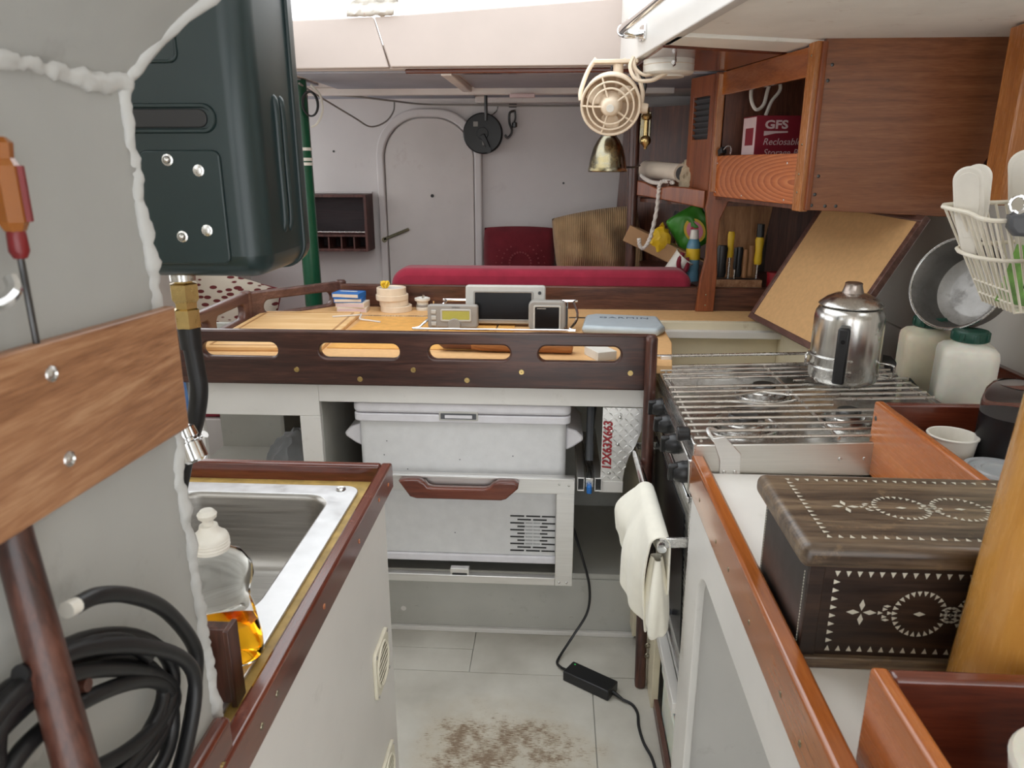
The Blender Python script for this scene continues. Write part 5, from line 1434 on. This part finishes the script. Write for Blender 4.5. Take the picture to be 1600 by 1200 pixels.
# ================================================================== UPPER CABINET
uc = thing('wall_cabinet', 'mahogany wall cabinet with open front above the stove', 'cabinet', (.85, 2.5, 1.37))
C0, C1 = (.692, 2.20), (.566, 2.83)
Mc = wall_frame(C1, C0); LC = math.hypot(C0[0]-C1[0], C0[1]-C1[1])     # u from the far post to the near corner, normal towards the aisle
if (Mc @ Vector((0, 0, 1)) - Mc @ Vector((0, 0, 0))).x > 0: FLIP = -1
else: FLIP = 1
ob('side_panel', prism(B(), [(.712, 1.372), (1.11, 1.354), (1.222, 1.60), (1.222, 1.823), (.712, 1.823)], 2.200, 2.218, 'Y'), W_PLY, uc, bevel=.002)
def cf(name, u0, z0, u1, z1, t=.02, off=0, mat=None, bevel=.003, poly=None):
    me = plate(poly or rrect(u0, z0, u1, z1, 0), [], t, bevel)
    return ob(name, me, mat or W_FIG, uc, M=Mc @ T(0, 0, FLIP*(-t/2+off)))
cf('corner_post', LC-.040, 1.368, LC+.003, 1.814, .026, .006, W_ORANGEZ)
cf('corner_trim', LC-.004, 1.372, LC+.012, 1.812, .016, -.008, W_MAHZ)
cf('top_rail', 0, 1.728, LC-.04, 1.806, .02, 0, W_ORANGE)
fb_ = cf('fiddle_board', .012, 1.384, LC-.04, 1.527, .02, 0, W_FIG)
for u, z in ((.03, 1.50), (.03, 1.40), (.25, 1.395), (.54, 1.395), (.54, 1.50)):
    c = Mc @ Vector((u, z, FLIP*.0005))
    ob('nail', lathe(B(), [(0, 0), (.0035, 0), (.002, .001), (0, .0012)], 8, T(*c) @ Mc.to_3x3().to_4x4()), M_STEEL, fb_)
for z in (1.78, 1.55, 1.47, 1.42):
    c = Mc @ Vector((LC-.018, z, FLIP*.0065))
    ob('screw', lathe(B(), [(0, 0), (.0035, 0), (.002, .001), (0, .0012)], 8, T(*c) @ Mc.to_3x3().to_4x4()), M_OLDBRASS, uc)
for x, z in ((.735, 1.755), (.728, 1.715), (.712+.02, 1.465), (.728, 1.415), (.722, 1.385), (.76, 1.383), (.79, 1.383)):
    ob('screw', lathe(B(), [(0, 0), (.005, 0), (.0035, .001), (0, .0014)], 10, T(x, 2.2, z) @ RX(90)), M_DARKMETAL, uc)
bot = [(.575, 2.83), (.695, 2.218), (1.12, 2.218), (1.12, 2.83)]
ob('bottom_board', prism(B(), bot, 1.372, 1.386), W_PLYZ, uc)
ob('end_panel', bx((.585, 2.812, 1.386), (1.205, 2.828, 1.808)), W_PLYZ, uc)
ob('back_panel', bx((1.205, 2.218, 1.42), (1.220, 2.812, 1.81)), W_PLYZ, uc)
# main post between the cabinet and the bookcase
mp = thing('cabinet_post', 'shaped mahogany post rising from the table to the deckhead', 'post', (.57, 2.82, .956))
poly = [(.536, .956), (.602, .956), (.606, 1.10), (.597, 1.20), (.600, 1.30), (.628, 1.368), (.628, 1.384), (.584, 1.384), (.584, 1.806), (.552, 1.806), (.552, 1.384), (.545, 1.34), (.560, 1.25), (.560, 1.16), (.545, 1.08)]
ob('post', plate(poly, [], .026, .003), W_MAHZ, mp, M=T(0, 2.83, 0) @ XZ)
ob('post_trim', bx((.556, 2.806, 1.40), (.580, 2.818, 1.80)), W_ORANGEZ, mp, bevel=.002)
for z in (.98, 1.02): ob('plug', lathe(B(), [(0, 0), (.003, 0), (0, .001)], 8, T(.57, 2.817, z) @ RX(90)), M_OLDBRASS, mp)
# latch on the fiddle
lk = thing('snap_latch', 'small black and steel latch on the cabinet fiddle board', 'latch', (.58, 2.78, 1.527))
ob('latch_body', bx((-.016, -.010, 0), (.016, .010, .024)), K_BLACK, lk, M=T(.580, 2.77, 1.5285) @ RZ(-78) @ RY(-20), bevel=.003)
ob('latch_bail', tube(B(), smooth_path([(.582, 2.76, 1.545), (.590, 2.74, 1.557), (.596, 2.715, 1.552), (.592, 2.70, 1.530)], 5), .003, 6), M_STEEL, lk)

# carton in the cabinet
gx = thing('storage_bag_carton', 'red GFS carton of reclosable storage bags in the wall cabinet', 'carton', (.762, 2.665, 1.387), R(7))
ob('carton', bx((-.125, -.06, 0), (.16, .06, .262)), K_CARTON, gx, w=False, bevel=.001)
ob('pale_side', bx((-.1256, -.056, .004), (-.125, .056, .258)), K_CARTONW, gx, w=False)
sd_ = ob('side_print', bx((-.1262, -.04, .17), (-.1256, .03, .225)), K_CARTON, gx, w=False)
fm_ = T(0, -.0605, 0) @ XZ
ob('carton_logo', text_mesh('GFS', .036, .0002, 0, 1.0, 1.3, .0012), K_CARTONW, gx, w=False, M=fm_ @ T(-.058, .233, 0))
lg = B(); 
ob('logo_bar', plate([(-.098, .214), (-.018, .214), (-.018, .209), (-.06, .207), (-.098, .199)], [], .0005), K_CARTONW, gx, w=False, M=fm_)
ob('carton_words', text_mesh('Reclosable', .030, .0002, .22), K_CARTONW, gx, w=False, M=fm_ @ T(-.035, .180, 0))
ob('carton_words', text_mesh('Storage Bags', .030, .0002, .22), K_CARTONW, gx, w=False, M=fm_ @ T(-.018, .146, 0))
cable('white_wire_loop', 'white wires looping in the top of the wall cabinet', [(.66, 2.74, 1.80), (.65, 2.72, 1.72), (.665, 2.70, 1.675), (.69, 2.70, 1.69), (.70, 2.70, 1.74), (.72, 2.70, 1.79), (.74, 2.70, 1.74), (.715, 2.70, 1.70), (.70, 2.70, 1.655)], .006, K_WHITE)

# ================================================================== BOOKCASE BEYOND THE POST
bc = thing('bookcase', 'dark wood bookcase with round post and curved rail beyond the cabinet', 'bookcase', (.6, 3.2, .86))
ob('back_panel', plate([(0, .86), (.82, .86), (.82, 1.76), (.06, 1.76)], [], .015), W_PLYZ, bc, M=wall_frame((.29, 3.97), (.95, 3.42)))
ob('back_panel', plate(rrect(0, .86, .56, 1.80, 0), [], .015), W_PLYZ, bc, M=wall_frame((.95, 3.42), (1.20, 2.90)))
ob('panel_stile', bx((.62, 3.60, 1.38), (.66, 3.63, 1.76)), W_MAHZ, bc)
ob('round_post', cyl(B(), (.318, 3.20, .845), (.310, 3.20, 1.80), .022, .021, 20), W_DARKZ, bc)
ra, rb_ = (.335, 3.185), (.552, 2.862); LR = math.hypot(rb_[0]-ra[0], rb_[1]-ra[1])
rail = [(0, 1.372), (.10, 1.366), (.25, 1.352), (LR, 1.338), (LR, 1.402), (.28, 1.412), (.20, 1.414), (.12, 1.405), (.05, 1.425), (0, 1.432)]
ob('curved_rail', plate(rail, [], .02, .004), W_MAHZ, bc, M=wall_frame(ra, rb_))
shp = [(.345, 3.20), (.56, 2.882), (1.10, 2.882), (.94, 3.40), (.42, 3.83)]
ob('shelf_board', prism(B(), shp, 1.345, 1.360), W_PLYZ, bc)
ob('shelf_board', prism(B(), [(.37, 3.06), (.55, 3.06), (.57, 2.885), (1.10, 2.885), (.94, 3.40), (.42, 3.83)], 1.012, 1.030), W_PLYZ, bc)
# louvred panel
va, vb = (.505, 3.03), (.562, 2.862); LV = math.hypot(vb[0]-va[0], vb[1]-va[1])
Mv = wall_frame(va, vb)
lp = ob('louvre_panel', plate(rrect(0, 1.375, LV, 1.806, 0), [rrect(.03, 1.585, LV-.03, 1.735, 0)], .016, .002), W_MAHZ, bc, M=Mv)
ob('louvre_dark', plate(rrect(.03, 1.585, LV-.03, 1.735, 0), [], .002), K_BLACK, lp, M=Mv @ T(0, 0, -FLIP*.006))
for k in range(7):
    z = 1.597 + k*.0205
    ob('louvre_slat', bx((.032, z-.002, -.008), (LV-.032, z+.002, .008)), K_GREY, lp, M=Mv @ T(0, 0, 0) @ T(0, z, 0) @ RX(-35) @ T(0, -z, 0))
# things on the bookcase
ch_ = thing('rolled_chart', 'rolled paper chart lying on the upper bookcase shelf', 'roll', (.42, 3.12, 1.36))
ra_, rb2 = Vector((.375, 3.30, 1.475)), Vector((.485, 3.04, 1.462))
ob('outer_roll', tube(B(), [ra_, rb2], .036, 24), K_PAPER, ch_)
ob('hollow_end', tube(B(), [rb2 + (rb2-ra_).normalized()*.0005, rb2 + (rb2-ra_).normalized()*.001], .027, 20), K_GREY, ch_)
o = thing('chart_box', 'low dark box under the rolled chart on the upper shelf', 'box', (.43, 3.2, 1.36))
ob('box_body', bx((-.06, -.16, 0), (.05, .12, .070)), W_PLYZ, o, w=False, M=RZ(22), bevel=.003)
ob('box_edge', bx((-.062, -.162, .070), (.052, .122, .074)), W_MAH, o, w=False, M=RZ(22), bevel=.001)
bm = B(); bmesh.ops.create_icosphere(bm, subdivisions=4, radius=1)
for v in bm.verts:
    n = v.co.copy(); k = 1 + .12*noise.noise(n*5) + .06*noise.noise(n*14)
    v.co = Vector((n.x*.05*k, n.y*.075*k, n.z*.080*k))
o = ob('rope_mat', bm, F_MAT, M=T(.525, 3.06, 1.440)); tag(o, 'speckled beige knotted rope bundle beside the rolled chart', 'rope')
rp = thing('hanging_rope', 'white rope draped over the bookcase rail and hanging in a hook shape', 'rope', (.41, 3.06, 1.42))
def braid(path, r_, mat, parent):
    ob('rope_core', tube(B(), path, r_*.8, 8), mat, parent)
    bm = B()
    for s in range(2):
        pts = []
        for i, p in enumerate(path):
            d = (path[min(i+1, len(path)-1)] - path[max(i-1, 0)]).normalized(); a = d.orthogonal().normalized(); b_ = d.cross(a)
            ang = i*.9 + s*PI; pts.append(p + (a*math.cos(ang) + b_*math.sin(ang))*r_*.45)
        tube(bm, pts, r_*.62, 6)
    ob('rope_strand', bm, mat, parent)
pth = smooth_path([(.455, 3.03, 1.425), (.425, 3.045, 1.432), (.405, 3.055, 1.424), (.402, 3.06, 1.39), (.398, 3.06, 1.32), (.385, 3.06, 1.24), (.37, 3.06, 1.19), (.352, 3.06, 1.168), (.338, 3.06, 1.178), (.334, 3.06, 1.205)], 10)
braid(pth, .0085, F_ROPE, rp)
ob('rope_tail', tube(B(), smooth_path([(.405, 3.055, 1.424), (.375, 3.085, 1.428), (.352, 3.12, 1.440), (.342, 3.16, 1.452)], 6), .008, 8), F_ROPE, rp)
# lower shelf: bottles, bags, tube
tbx = thing('cardboard_tube', 'long brown cardboard box slanting down behind the crimson cushion', 'box', (.45, 3.12, 1.03))
ob('tube_body', bx((-.16, -.035, -.035), (.16, .035, .035)), K_CARD, tbx, M=T(.44, 3.16, 1.155) @ RZ(-12) @ RY(24), bevel=.003)
ob('tube_flap', bx((.16, -.034, .030), (.19, .034, .034)), K_CARD, tbx, M=T(.44, 3.16, 1.155) @ RZ(-12) @ RY(24))
bo = thing('glass_bottle', 'clear bottle with black cap leaning among bags on the bookcase', 'bottle', (.49, 3.20, 1.03))
Mb2 = T(.455, 3.23, 1.12) @ RY(18)
ob('bottle_body', lathe(B(), [(0, 0), (.038, 0), (.040, .006), (.040, .10), (.030, .125), (.014, .145), (.013, .168), (0, .168)], 28, Mb2), G_BOTTLE, bo)
ob('bottle_contents', lathe(B(), [(0, .003), (.035, .003), (.035, .06), (0, .06)], 24, Mb2), K_YELLOW, bo)
ob('bottle_cap', lathe(B(), [(0, .160), (.018, .160), (.018, .192), (0, .193)], 20, Mb2), K_BLACK, bo)
yb = thing('yellow_bag', 'crumpled yellow plastic bag on the bookcase shelf', 'bag', (.43, 3.16, 1.12))
bm = B(); bmesh.ops.create_icosphere(bm, subdivisions=3, radius=1)
for v in bm.verts:
    n = v.co.copy(); k = 1 + .35*noise.noise(n*2.3+Vector((3, 0, 0)))
    v.co = Vector((n.x*.040*k, n.y*.03*k, n.z*.050*k))
ob('bag', bm, K_YELLOW, yb, M=T(.432, 3.14, 1.195), smooth=25)
ob('bag_knot', tube(B(), [(.435, 3.14, 1.23), (.44, 3.14, 1.25), (.43, 3.14, 1.258)], [.014, .006, .012], 7), K_YELLOW, yb)
lm = thing('snack_bag', 'green snack bag with pink and yellow target print', 'bag', (.56, 3.18, 1.03))
ML = T(.565, 3.20, 1.235) @ RZ(-10) @ RY(-32) @ RX(90)
ob('bag', pillow(B(), .16, .17, .05, M=ML, lump=.01), K_LIME, lm)
for r_, m_, dz in ((.042, K_YELLOW, .0245), (.032, plastic('pale_pink', srgb(226, 130, 150), .4), .0265), (.016, K_PINK, .0285)):
    ob('printed_ring', lathe(B(), [(0, .001), (r_, 0), (r_, -.004)], 24, ML @ T(.01, -.012, dz), 1, 1.25), m_, lm)
bl = thing('blue_bottle', 'small blue bottle with white cap beside the mahogany post', 'bottle', (.56, 3.07, 1.03))
ob('bottle_body', lathe(B(), [(0, 0), (.026, 0), (.028, .01), (.028, .10), (.02, .125), (.012, .132), (0, .132)], 24, T(.562, 3.10, 1.075)), K_BLUEB, bl)
ob('bottle_cap', lathe(B(), [(0, .128), (.019, .128), (.016, .165), (0, .167)], 20, T(.562, 3.10, 1.075)), K_WHITE, bl)
ob('bottle_label', lathe(B(), [(.0285, .045), (.0288, .045), (.0288, .09), (.0285, .09)], 24, T(.562, 3.10, 1.075)), K_YELLOW, bl)
ob('bottle_foot', lathe(B(), [(0, -.044), (.028, -.044), (.028, 0), (0, 0)], 24, T(.562, 3.10, 1.075)), K_BLUEB, bl)
t = cup_('white_tub', 'white paper tub tipped beside the blue bottle', .50, 3.11, 1.032, .032, .045, .09, K_WHITE, 'tub'); t.rotation_euler = (R(12), R(38), 0); t.location = (.475, 3.11, 1.062)
o = ob('red_ribbon', tube(B(), smooth_path([(.515, 3.065, 1.15), (.500, 3.06, 1.115), (.505, 3.06, 1.085), (.525, 3.06, 1.075), (.535, 3.06, 1.10), (.530, 3.06, 1.13)], 6), .010, 8), F_DEEPRED); tag(o, 'looped deep red cloth strap beside the mahogany post', 'strap')
# wooden board and knife block right of the post
o = ob('tan_board', prism(B(), [(-.115, 0), (.075, 0), (.125, .315), (-.105, .335)], -.006, .006, 'Y'), W_TAN, M=T(.728, 3.03, 1.031) @ RX(-4), bevel=.002)
tag(o, 'tan plywood board leaning behind the knife block', 'board')
kb = thing('knife_block', 'slotted wooden knife block on the shelf right of the post', 'knife block', (.72, 2.95, 1.03))
ob('block', bx((.618, 2.925, 1.031), (.805, 2.985, 1.062)), W_BAM, kb, bevel=.002)
ob('slot_strip', bx((.628, 2.935, 1.062), (.795, 2.975, 1.064)), K_BLACK, kb)
def knife(label, x, y, z0, h, r0, mat, tip=None, flat=.55, blade=None, top=1.0):
    t = thing('kitchen_knife', label, 'knife', (x, y, 1.0645), 0, 'handles standing in the knife block')
    if blade: ob('shank', cyl(B(), (0, 0, 0), (0, 0, z0-1.0645+.005), blade), M_STEEL, t, w=False)
    zz = z0-1.0645
    ob('handle', lathe(B(), [(0, zz), (r0*.8, zz), (r0, zz+h*.15), (r0*.85, zz+h*.45), (r0*1.02*top, zz+h*.9), (r0*.8*top, zz+h), (0, zz+h)], 16, None, 1, flat), mat, t, w=False)
    if tip: 
        ob('end_cap', lathe(B(), [(0, zz+h), (r0*.9, zz+h), (r0*.85, zz+h+.05), (0, zz+h+.052)], 16), tip, t, w=False)
    return t
knife('broad black knife handle at the left of the block', .648, 2.952, 1.068, .125, .021, K_BLACK)
knife('yellow-handled knife rising behind the black handles', .680, 2.962, 1.145, .10, .0135, K_YELLOW, blade=.005)
knife('slim steel-shanked tool in the knife block', .700, 2.948, 1.100, .085, .008, K_BLACK, blade=.003)
knife('black knife handle near the block\'s centre', .716, 2.958, 1.068, .118, .014, K_BLACK)
knife('thin brown wooden knife handle right of centre', .738, 2.946, 1.068, .11, .0085, W_TAN)
knife('rounded grey-brown wooden handle beside the yellow marker', .760, 2.952, 1.075, .118, .011, W_TAN)
knife('yellow and black topped sharpener at the block\'s right end', .788, 2.955, 1.120, .105, .0165, K_YELLOW, tip=K_BLACK, blade=.004, flat=1)
t = thing('red_tin', 'small red tin in the dark corner behind the raised lid', 'tin', (.862, 2.96, 1.031))
ob('tin_body', lathe(B(), [(0, 0), (.030, 0), (.030, .052), (0, .052)], 24), K_RED, t, w=False)
ob('tin_lid', lathe(B(), [(.0305, .046), (.032, .046), (.032, .058), (0, .058)], 24), K_RED, t, w=False)

# ------------------------------------------------------------------ raised cork lid
ld = thing('table_lid', 'raised cork-faced table lid with dark frame leaning under the wall cabinet', 'table lid', (.75, 2.4, .95))
Q0, Q1 = Vector((.802, 2.135, .948)), Vector((.700, 2.655, .966))
V1 = Vector((1.035, 2.165, 1.355))
u = (Q1-Q0); lu = u.length; u.normalize(); v = (V1-Q0); v = v - u*v.dot(u); lv = v.length; v.normalize(); n = u.cross(v)
ML = Matrix.Identity(4); ML.col[0] = (*u, 0); ML.col[1] = (*v, 0); ML.col[2] = (*n, 0); ML.col[3] = (*Q0, 1)
ns = 1 if n.x < 0 else -1
fr_ = .020
ob('core_board', plate(rrect(.001, .001, lu-.001, lv-.001, 0), [], .012), P_WHITE, ld, M=ML @ T(0, 0, -ns*.004))
ob('cork_face', plate(rrect(fr_, fr_, lu-fr_, lv-fr_, 0), [], .005), P_CORK, ld, M=ML @ T(0, 0, ns*.0045))
for (a, b_, c, d) in ((0, 0, lu, fr_), (0, lv-fr_, lu, lv), (0, fr_, fr_, lv-fr_), (lu-fr_, fr_, lu, lv-fr_)):
    ob('frame_edge', plate(rrect(a, b_, c, d, 0), [], .022, .003), W_DARKY, ld, M=ML @ T(0, 0, ns*.001))

# ================================================================== FAN, LAMP AND DECKHEAD FITTINGS
fn = thing('cabin_fan', 'cream caged cabin fan hanging from the hatch coaming', 'fan', (.17, 2.50, 1.60))
fc = Vector((.160, 2.455, 1.672)); fd_ = Vector((-.10, -.93, -.34)).normalized()
qf = fd_.to_track_quat('Z', 'Y').to_matrix().to_4x4()
MF = T(*fc) @ qf
def loopr(r_, z, nseg=40): return [MF @ Vector((r_*math.cos(2*PI*k/nseg), r_*math.sin(2*PI*k/nseg), z)) for k in range(nseg)]
ob('housing', lathe(B(), [(.088, .0), (.090, -.004), (.090, -.045), (.080, -.085), (.060, -.105), (0, -.11), (0, -.104), (.056, -.10), (.076, -.082), (.086, -.045), (.086, 0), (.088, 0)], 44, MF), K_IVORY, fn)
for r_, z in ((.090, 0), (.072, .007), (.054, .011)):
    ob('cage_ring', tube(B(), loopr(r_, z), .0032 if r_ < .09 else .0045, 8, True), K_IVORY, fn)
for k in range(5):
    a = R(36 + 72*k)
    ob('cage_spoke', tube(B(), [MF @ Vector((r_*math.cos(a), r_*math.sin(a), z)) for r_, z in ((.022, .013), (.055, .0105), (.090, .001))], .0032, 6), K_IVORY, fn)
ob('hub', lathe(B(), [(0, .030), (.020, .029), (.026, .024), (.030, .010), (.036, -.005), (.036, -.03), (0, -.03)], 32, MF), K_IVORY, fn)
ob('hub_badge', lathe(B(), [(0, .0315), (.012, .031), (.012, .029)], 24, MF), K_WHITE, fn)
for k in range(3):
    a = 2*PI*k/3 + .5
    bm = B(); g = []
    for i in range(7):
        rr = .030 + .050*i/6; w_ = .55*math.sin(PI*(.25+.6*i/6))
        g.append([bm.verts.new(MF @ Vector((rr*math.cos(a+q*w_), rr*math.sin(a+q*w_), -.022 + q*.012))) for q in (-1, -.33, .33, 1)])
    for A, C in zip(g, g[1:]):
        for j in range(3): bm.faces.new((A[j], A[j+1], C[j+1], C[j]))
    ob('fan_blade', bm, K_IVORY, fn, solid=.002)
ry_ = (MF.to_3x3() @ Vector((1, 0, 0)))
side = Vector((1, -.1, 0)).normalized()
pL, pR_ = fc + Vector((-.092, .035, .018)), fc + Vector((.096, .03, -.004))
ob('bracket_arm', tube(B(), smooth_path([pL, pL+Vector((0, .005, .03)), pL+Vector((.022, .03, .09)), Vector((.115, 2.52, 1.815))], 5), .007, 8), K_IVORY, fn)
ob('bracket_arm', tube(B(), smooth_path([pR_, pR_+Vector((.004, .01, .05)), Vector((.235, 2.53, 1.79)), Vector((.20, 2.53, 1.812))], 5), .007, 8), K_IVORY, fn)
ob('bracket_bridge', bx((.105, 2.505, 1.800), (.245, 2.545, 1.812)), K_IVORY, fn, bevel=.003)
ob('mount_stem', cyl(B(), (.185, 2.535, 1.70), (.185, 2.53, 1.80), .016), K_IVORY, fn)
ob('tilt_knob', cyl(B(), pR_+Vector((-.01, 0, 0)), pR_+Vector((.022, 0, -.004)), .018, .016, 8), K_IVORY, fn, bevel=.003)
ob('fan_wire', tube(B(), smooth_path([(.26, 2.50, 1.70), (.268, 2.50, 1.735), (.255, 2.51, 1.77), (.24, 2.51, 1.79)], 5), .006, 8), K_BLACK, fn)
cable('curled_wire', 'cream wire curling between the fan and the round ceiling light', [(.225, 2.47, 1.812), (.215, 2.45, 1.78), (.235, 2.44, 1.745), (.28, 2.44, 1.742), (.315, 2.45, 1.758), (.34, 2.46, 1.768)], .006, K_IVORY)
cable('curled_wire', 'thin cream wire looped above the fan by the coaming', [(.23, 2.49, 1.81), (.235, 2.48, 1.78), (.265, 2.47, 1.76), (.30, 2.48, 1.772), (.32, 2.49, 1.80)], .005, K_IVORY)

lpn = thing('brass_lamp', 'tarnished brass bell-shaped lamp hanging below the fan', 'lamp', (.166, 2.62, 1.47))
Ml = T(.168, 2.62, 1.472)
ob('shade', lathe(B(), [(.0645, 0), (.066, .004), (.063, .016), (.058, .045), (.049, .078), (.036, .102), (.026, .114), (.0, .116)], 40, Ml), M_OLDBRASS, lpn, solid=.0016)
ob('shade_cap', lathe(B(), [(0, .113), (.026, .113), (.027, .126), (.024, .128), (.014, .130), (.010, .142), (0, .144)], 24, Ml), M_DARKMETAL, lpn)
ob('bulb', lathe(B(), [(0, .02), (.016, .03), (.020, .05), (.012, .08), (.010, .11), (0, .11)], 20, Ml), K_WHITE, lpn)
ob('suspension_cord', tube(B(), [(.168, 2.62, 1.61), (.168, 2.622, 1.70), (.17, 2.625, 1.806)], .003, 6), K_BLACK, lpn)
ob('side_hook', tube(B(), smooth_path([(.232, 2.62, 1.487), (.26, 2.66, 1.487), (.29, 2.75, 1.492)], 4), .003, 6), K_BLACK, lpn)

dm = thing('ceiling_light', 'round white ceiling light under the mahogany plank', 'light', (.335, 2.50, 1.805))
ob('light_body', lathe(B(), [(0, 1.806), (.078, 1.806), (.078, 1.770), (.072, 1.764), (.050, 1.761), (.048, 1.756), (0, 1.754)], 44, T(.338, 2.50, 0)), K_WHITE, dm)
ob('light_switch', cyl(B(), (.34, 2.418, 1.79), (.34, 2.424, 1.79), .006), M_STEEL, dm)
ob('seam_ring', lathe(B(), [(.0785, 1.792), (.0795, 1.791), (.0785, 1.790)], 44, T(.338, 2.50, 0)), K_IVORY, dm)
ob('thumb_screw', tube(B(), smooth_path([(.345, 2.415, 1.806), (.345, 2.41, 1.785), (.338, 2.408, 1.778)], 4), .0025, 6), M_STEEL, dm)

tbk = thing('brass_fitting', 'polished brass spindle fitting on the round bookcase post', 'fitting', (.345, 3.175, 1.56))
ob('spindle', lathe(B(), [(0, 0), (.006, 0), (.008, .010), (.020, .022), (.022, .036), (.018, .046), (.010, .052), (.010, .110), (.018, .114), (.022, .124), (.016, .134), (.010, .136), (.009, .158), (0, .160)], 24, T(.352, 3.165, 1.555)), M_BRASS, tbk)
ob('back_plate', bx((.328, 3.168, 1.575), (.372, 3.178, 1.70)), M_OLDBRASS, tbk, bevel=.004)

# grab rail on the coaming
gr_ = thing('grab_rail', 'chrome grab rail bolted along the white hatch coaming', 'rail', (.2, 2.4, 1.88))
def cx(y): return .205 + (2.765-y)/2.065*.263
ob('rail_tube', tube(B(), smooth_path([(cx(2.48)-.004, 2.49, 1.878), (cx(2.48)-.05, 2.475, 1.880), (cx(2.43)-.062, 2.42, 1.882), (cx(2.2)-.062, 2.2, 1.884), (cx(1.8)-.062, 1.8, 1.884), (cx(1.2)-.062, 1.2, 1.884)], 6), .013, 16), M_CHROME, gr_)
ob('rail_flange', bx((-.004, -.032, -.022), (.004, .032, .022)), M_CHROME, gr_, M=T(cx(2.42)-.003, 2.42, 1.872) @ RZ(7), bevel=.003)
ob('rail_stay', tube(B(), smooth_path([(cx(2.40)-.004, 2.40, 1.868), (cx(2.40)-.03, 2.41, 1.866), (cx(2.42)-.06, 2.42, 1.876)], 5), .006, 8), M_CHROME, gr_)
ob('rail_collar', tube(B(), [(cx(2.45)-.052, 2.462, 1.881), (cx(2.43)-.062, 2.43, 1.882)], .0165, 14), M_CHROME, gr_)

# crumpled packing tape on the coaming edge
bm = B(); g = []
for i in range(19):
    x = -.735 + .165*i/18
    g.append([bm.verts.new((x + .02*j/6, 2.745 + .012*noise.noise(Vector((x*40, j, 0))) - .010*math.sin(j), 1.981 + .055*j/6 + .006*noise.noise(Vector((x*50, j*2, 3))) + .003*(i/18))) for j in range(7)])
for A, C in zip(g, g[1:]):
    for j in range(6): bm.faces.new((A[j], A[j+1], C[j+1], C[j]))
o = ob('packing_tape', bm, paint('printed_clear_tape', srgb(206, 200, 190), .2, .1, .1, 20, stain=srgb(176, 60, 50), stain_amt=.8), solid=.001, smooth=50)
tag(o, 'crumpled clear tape with red print stuck on the hatch coaming', 'tape')
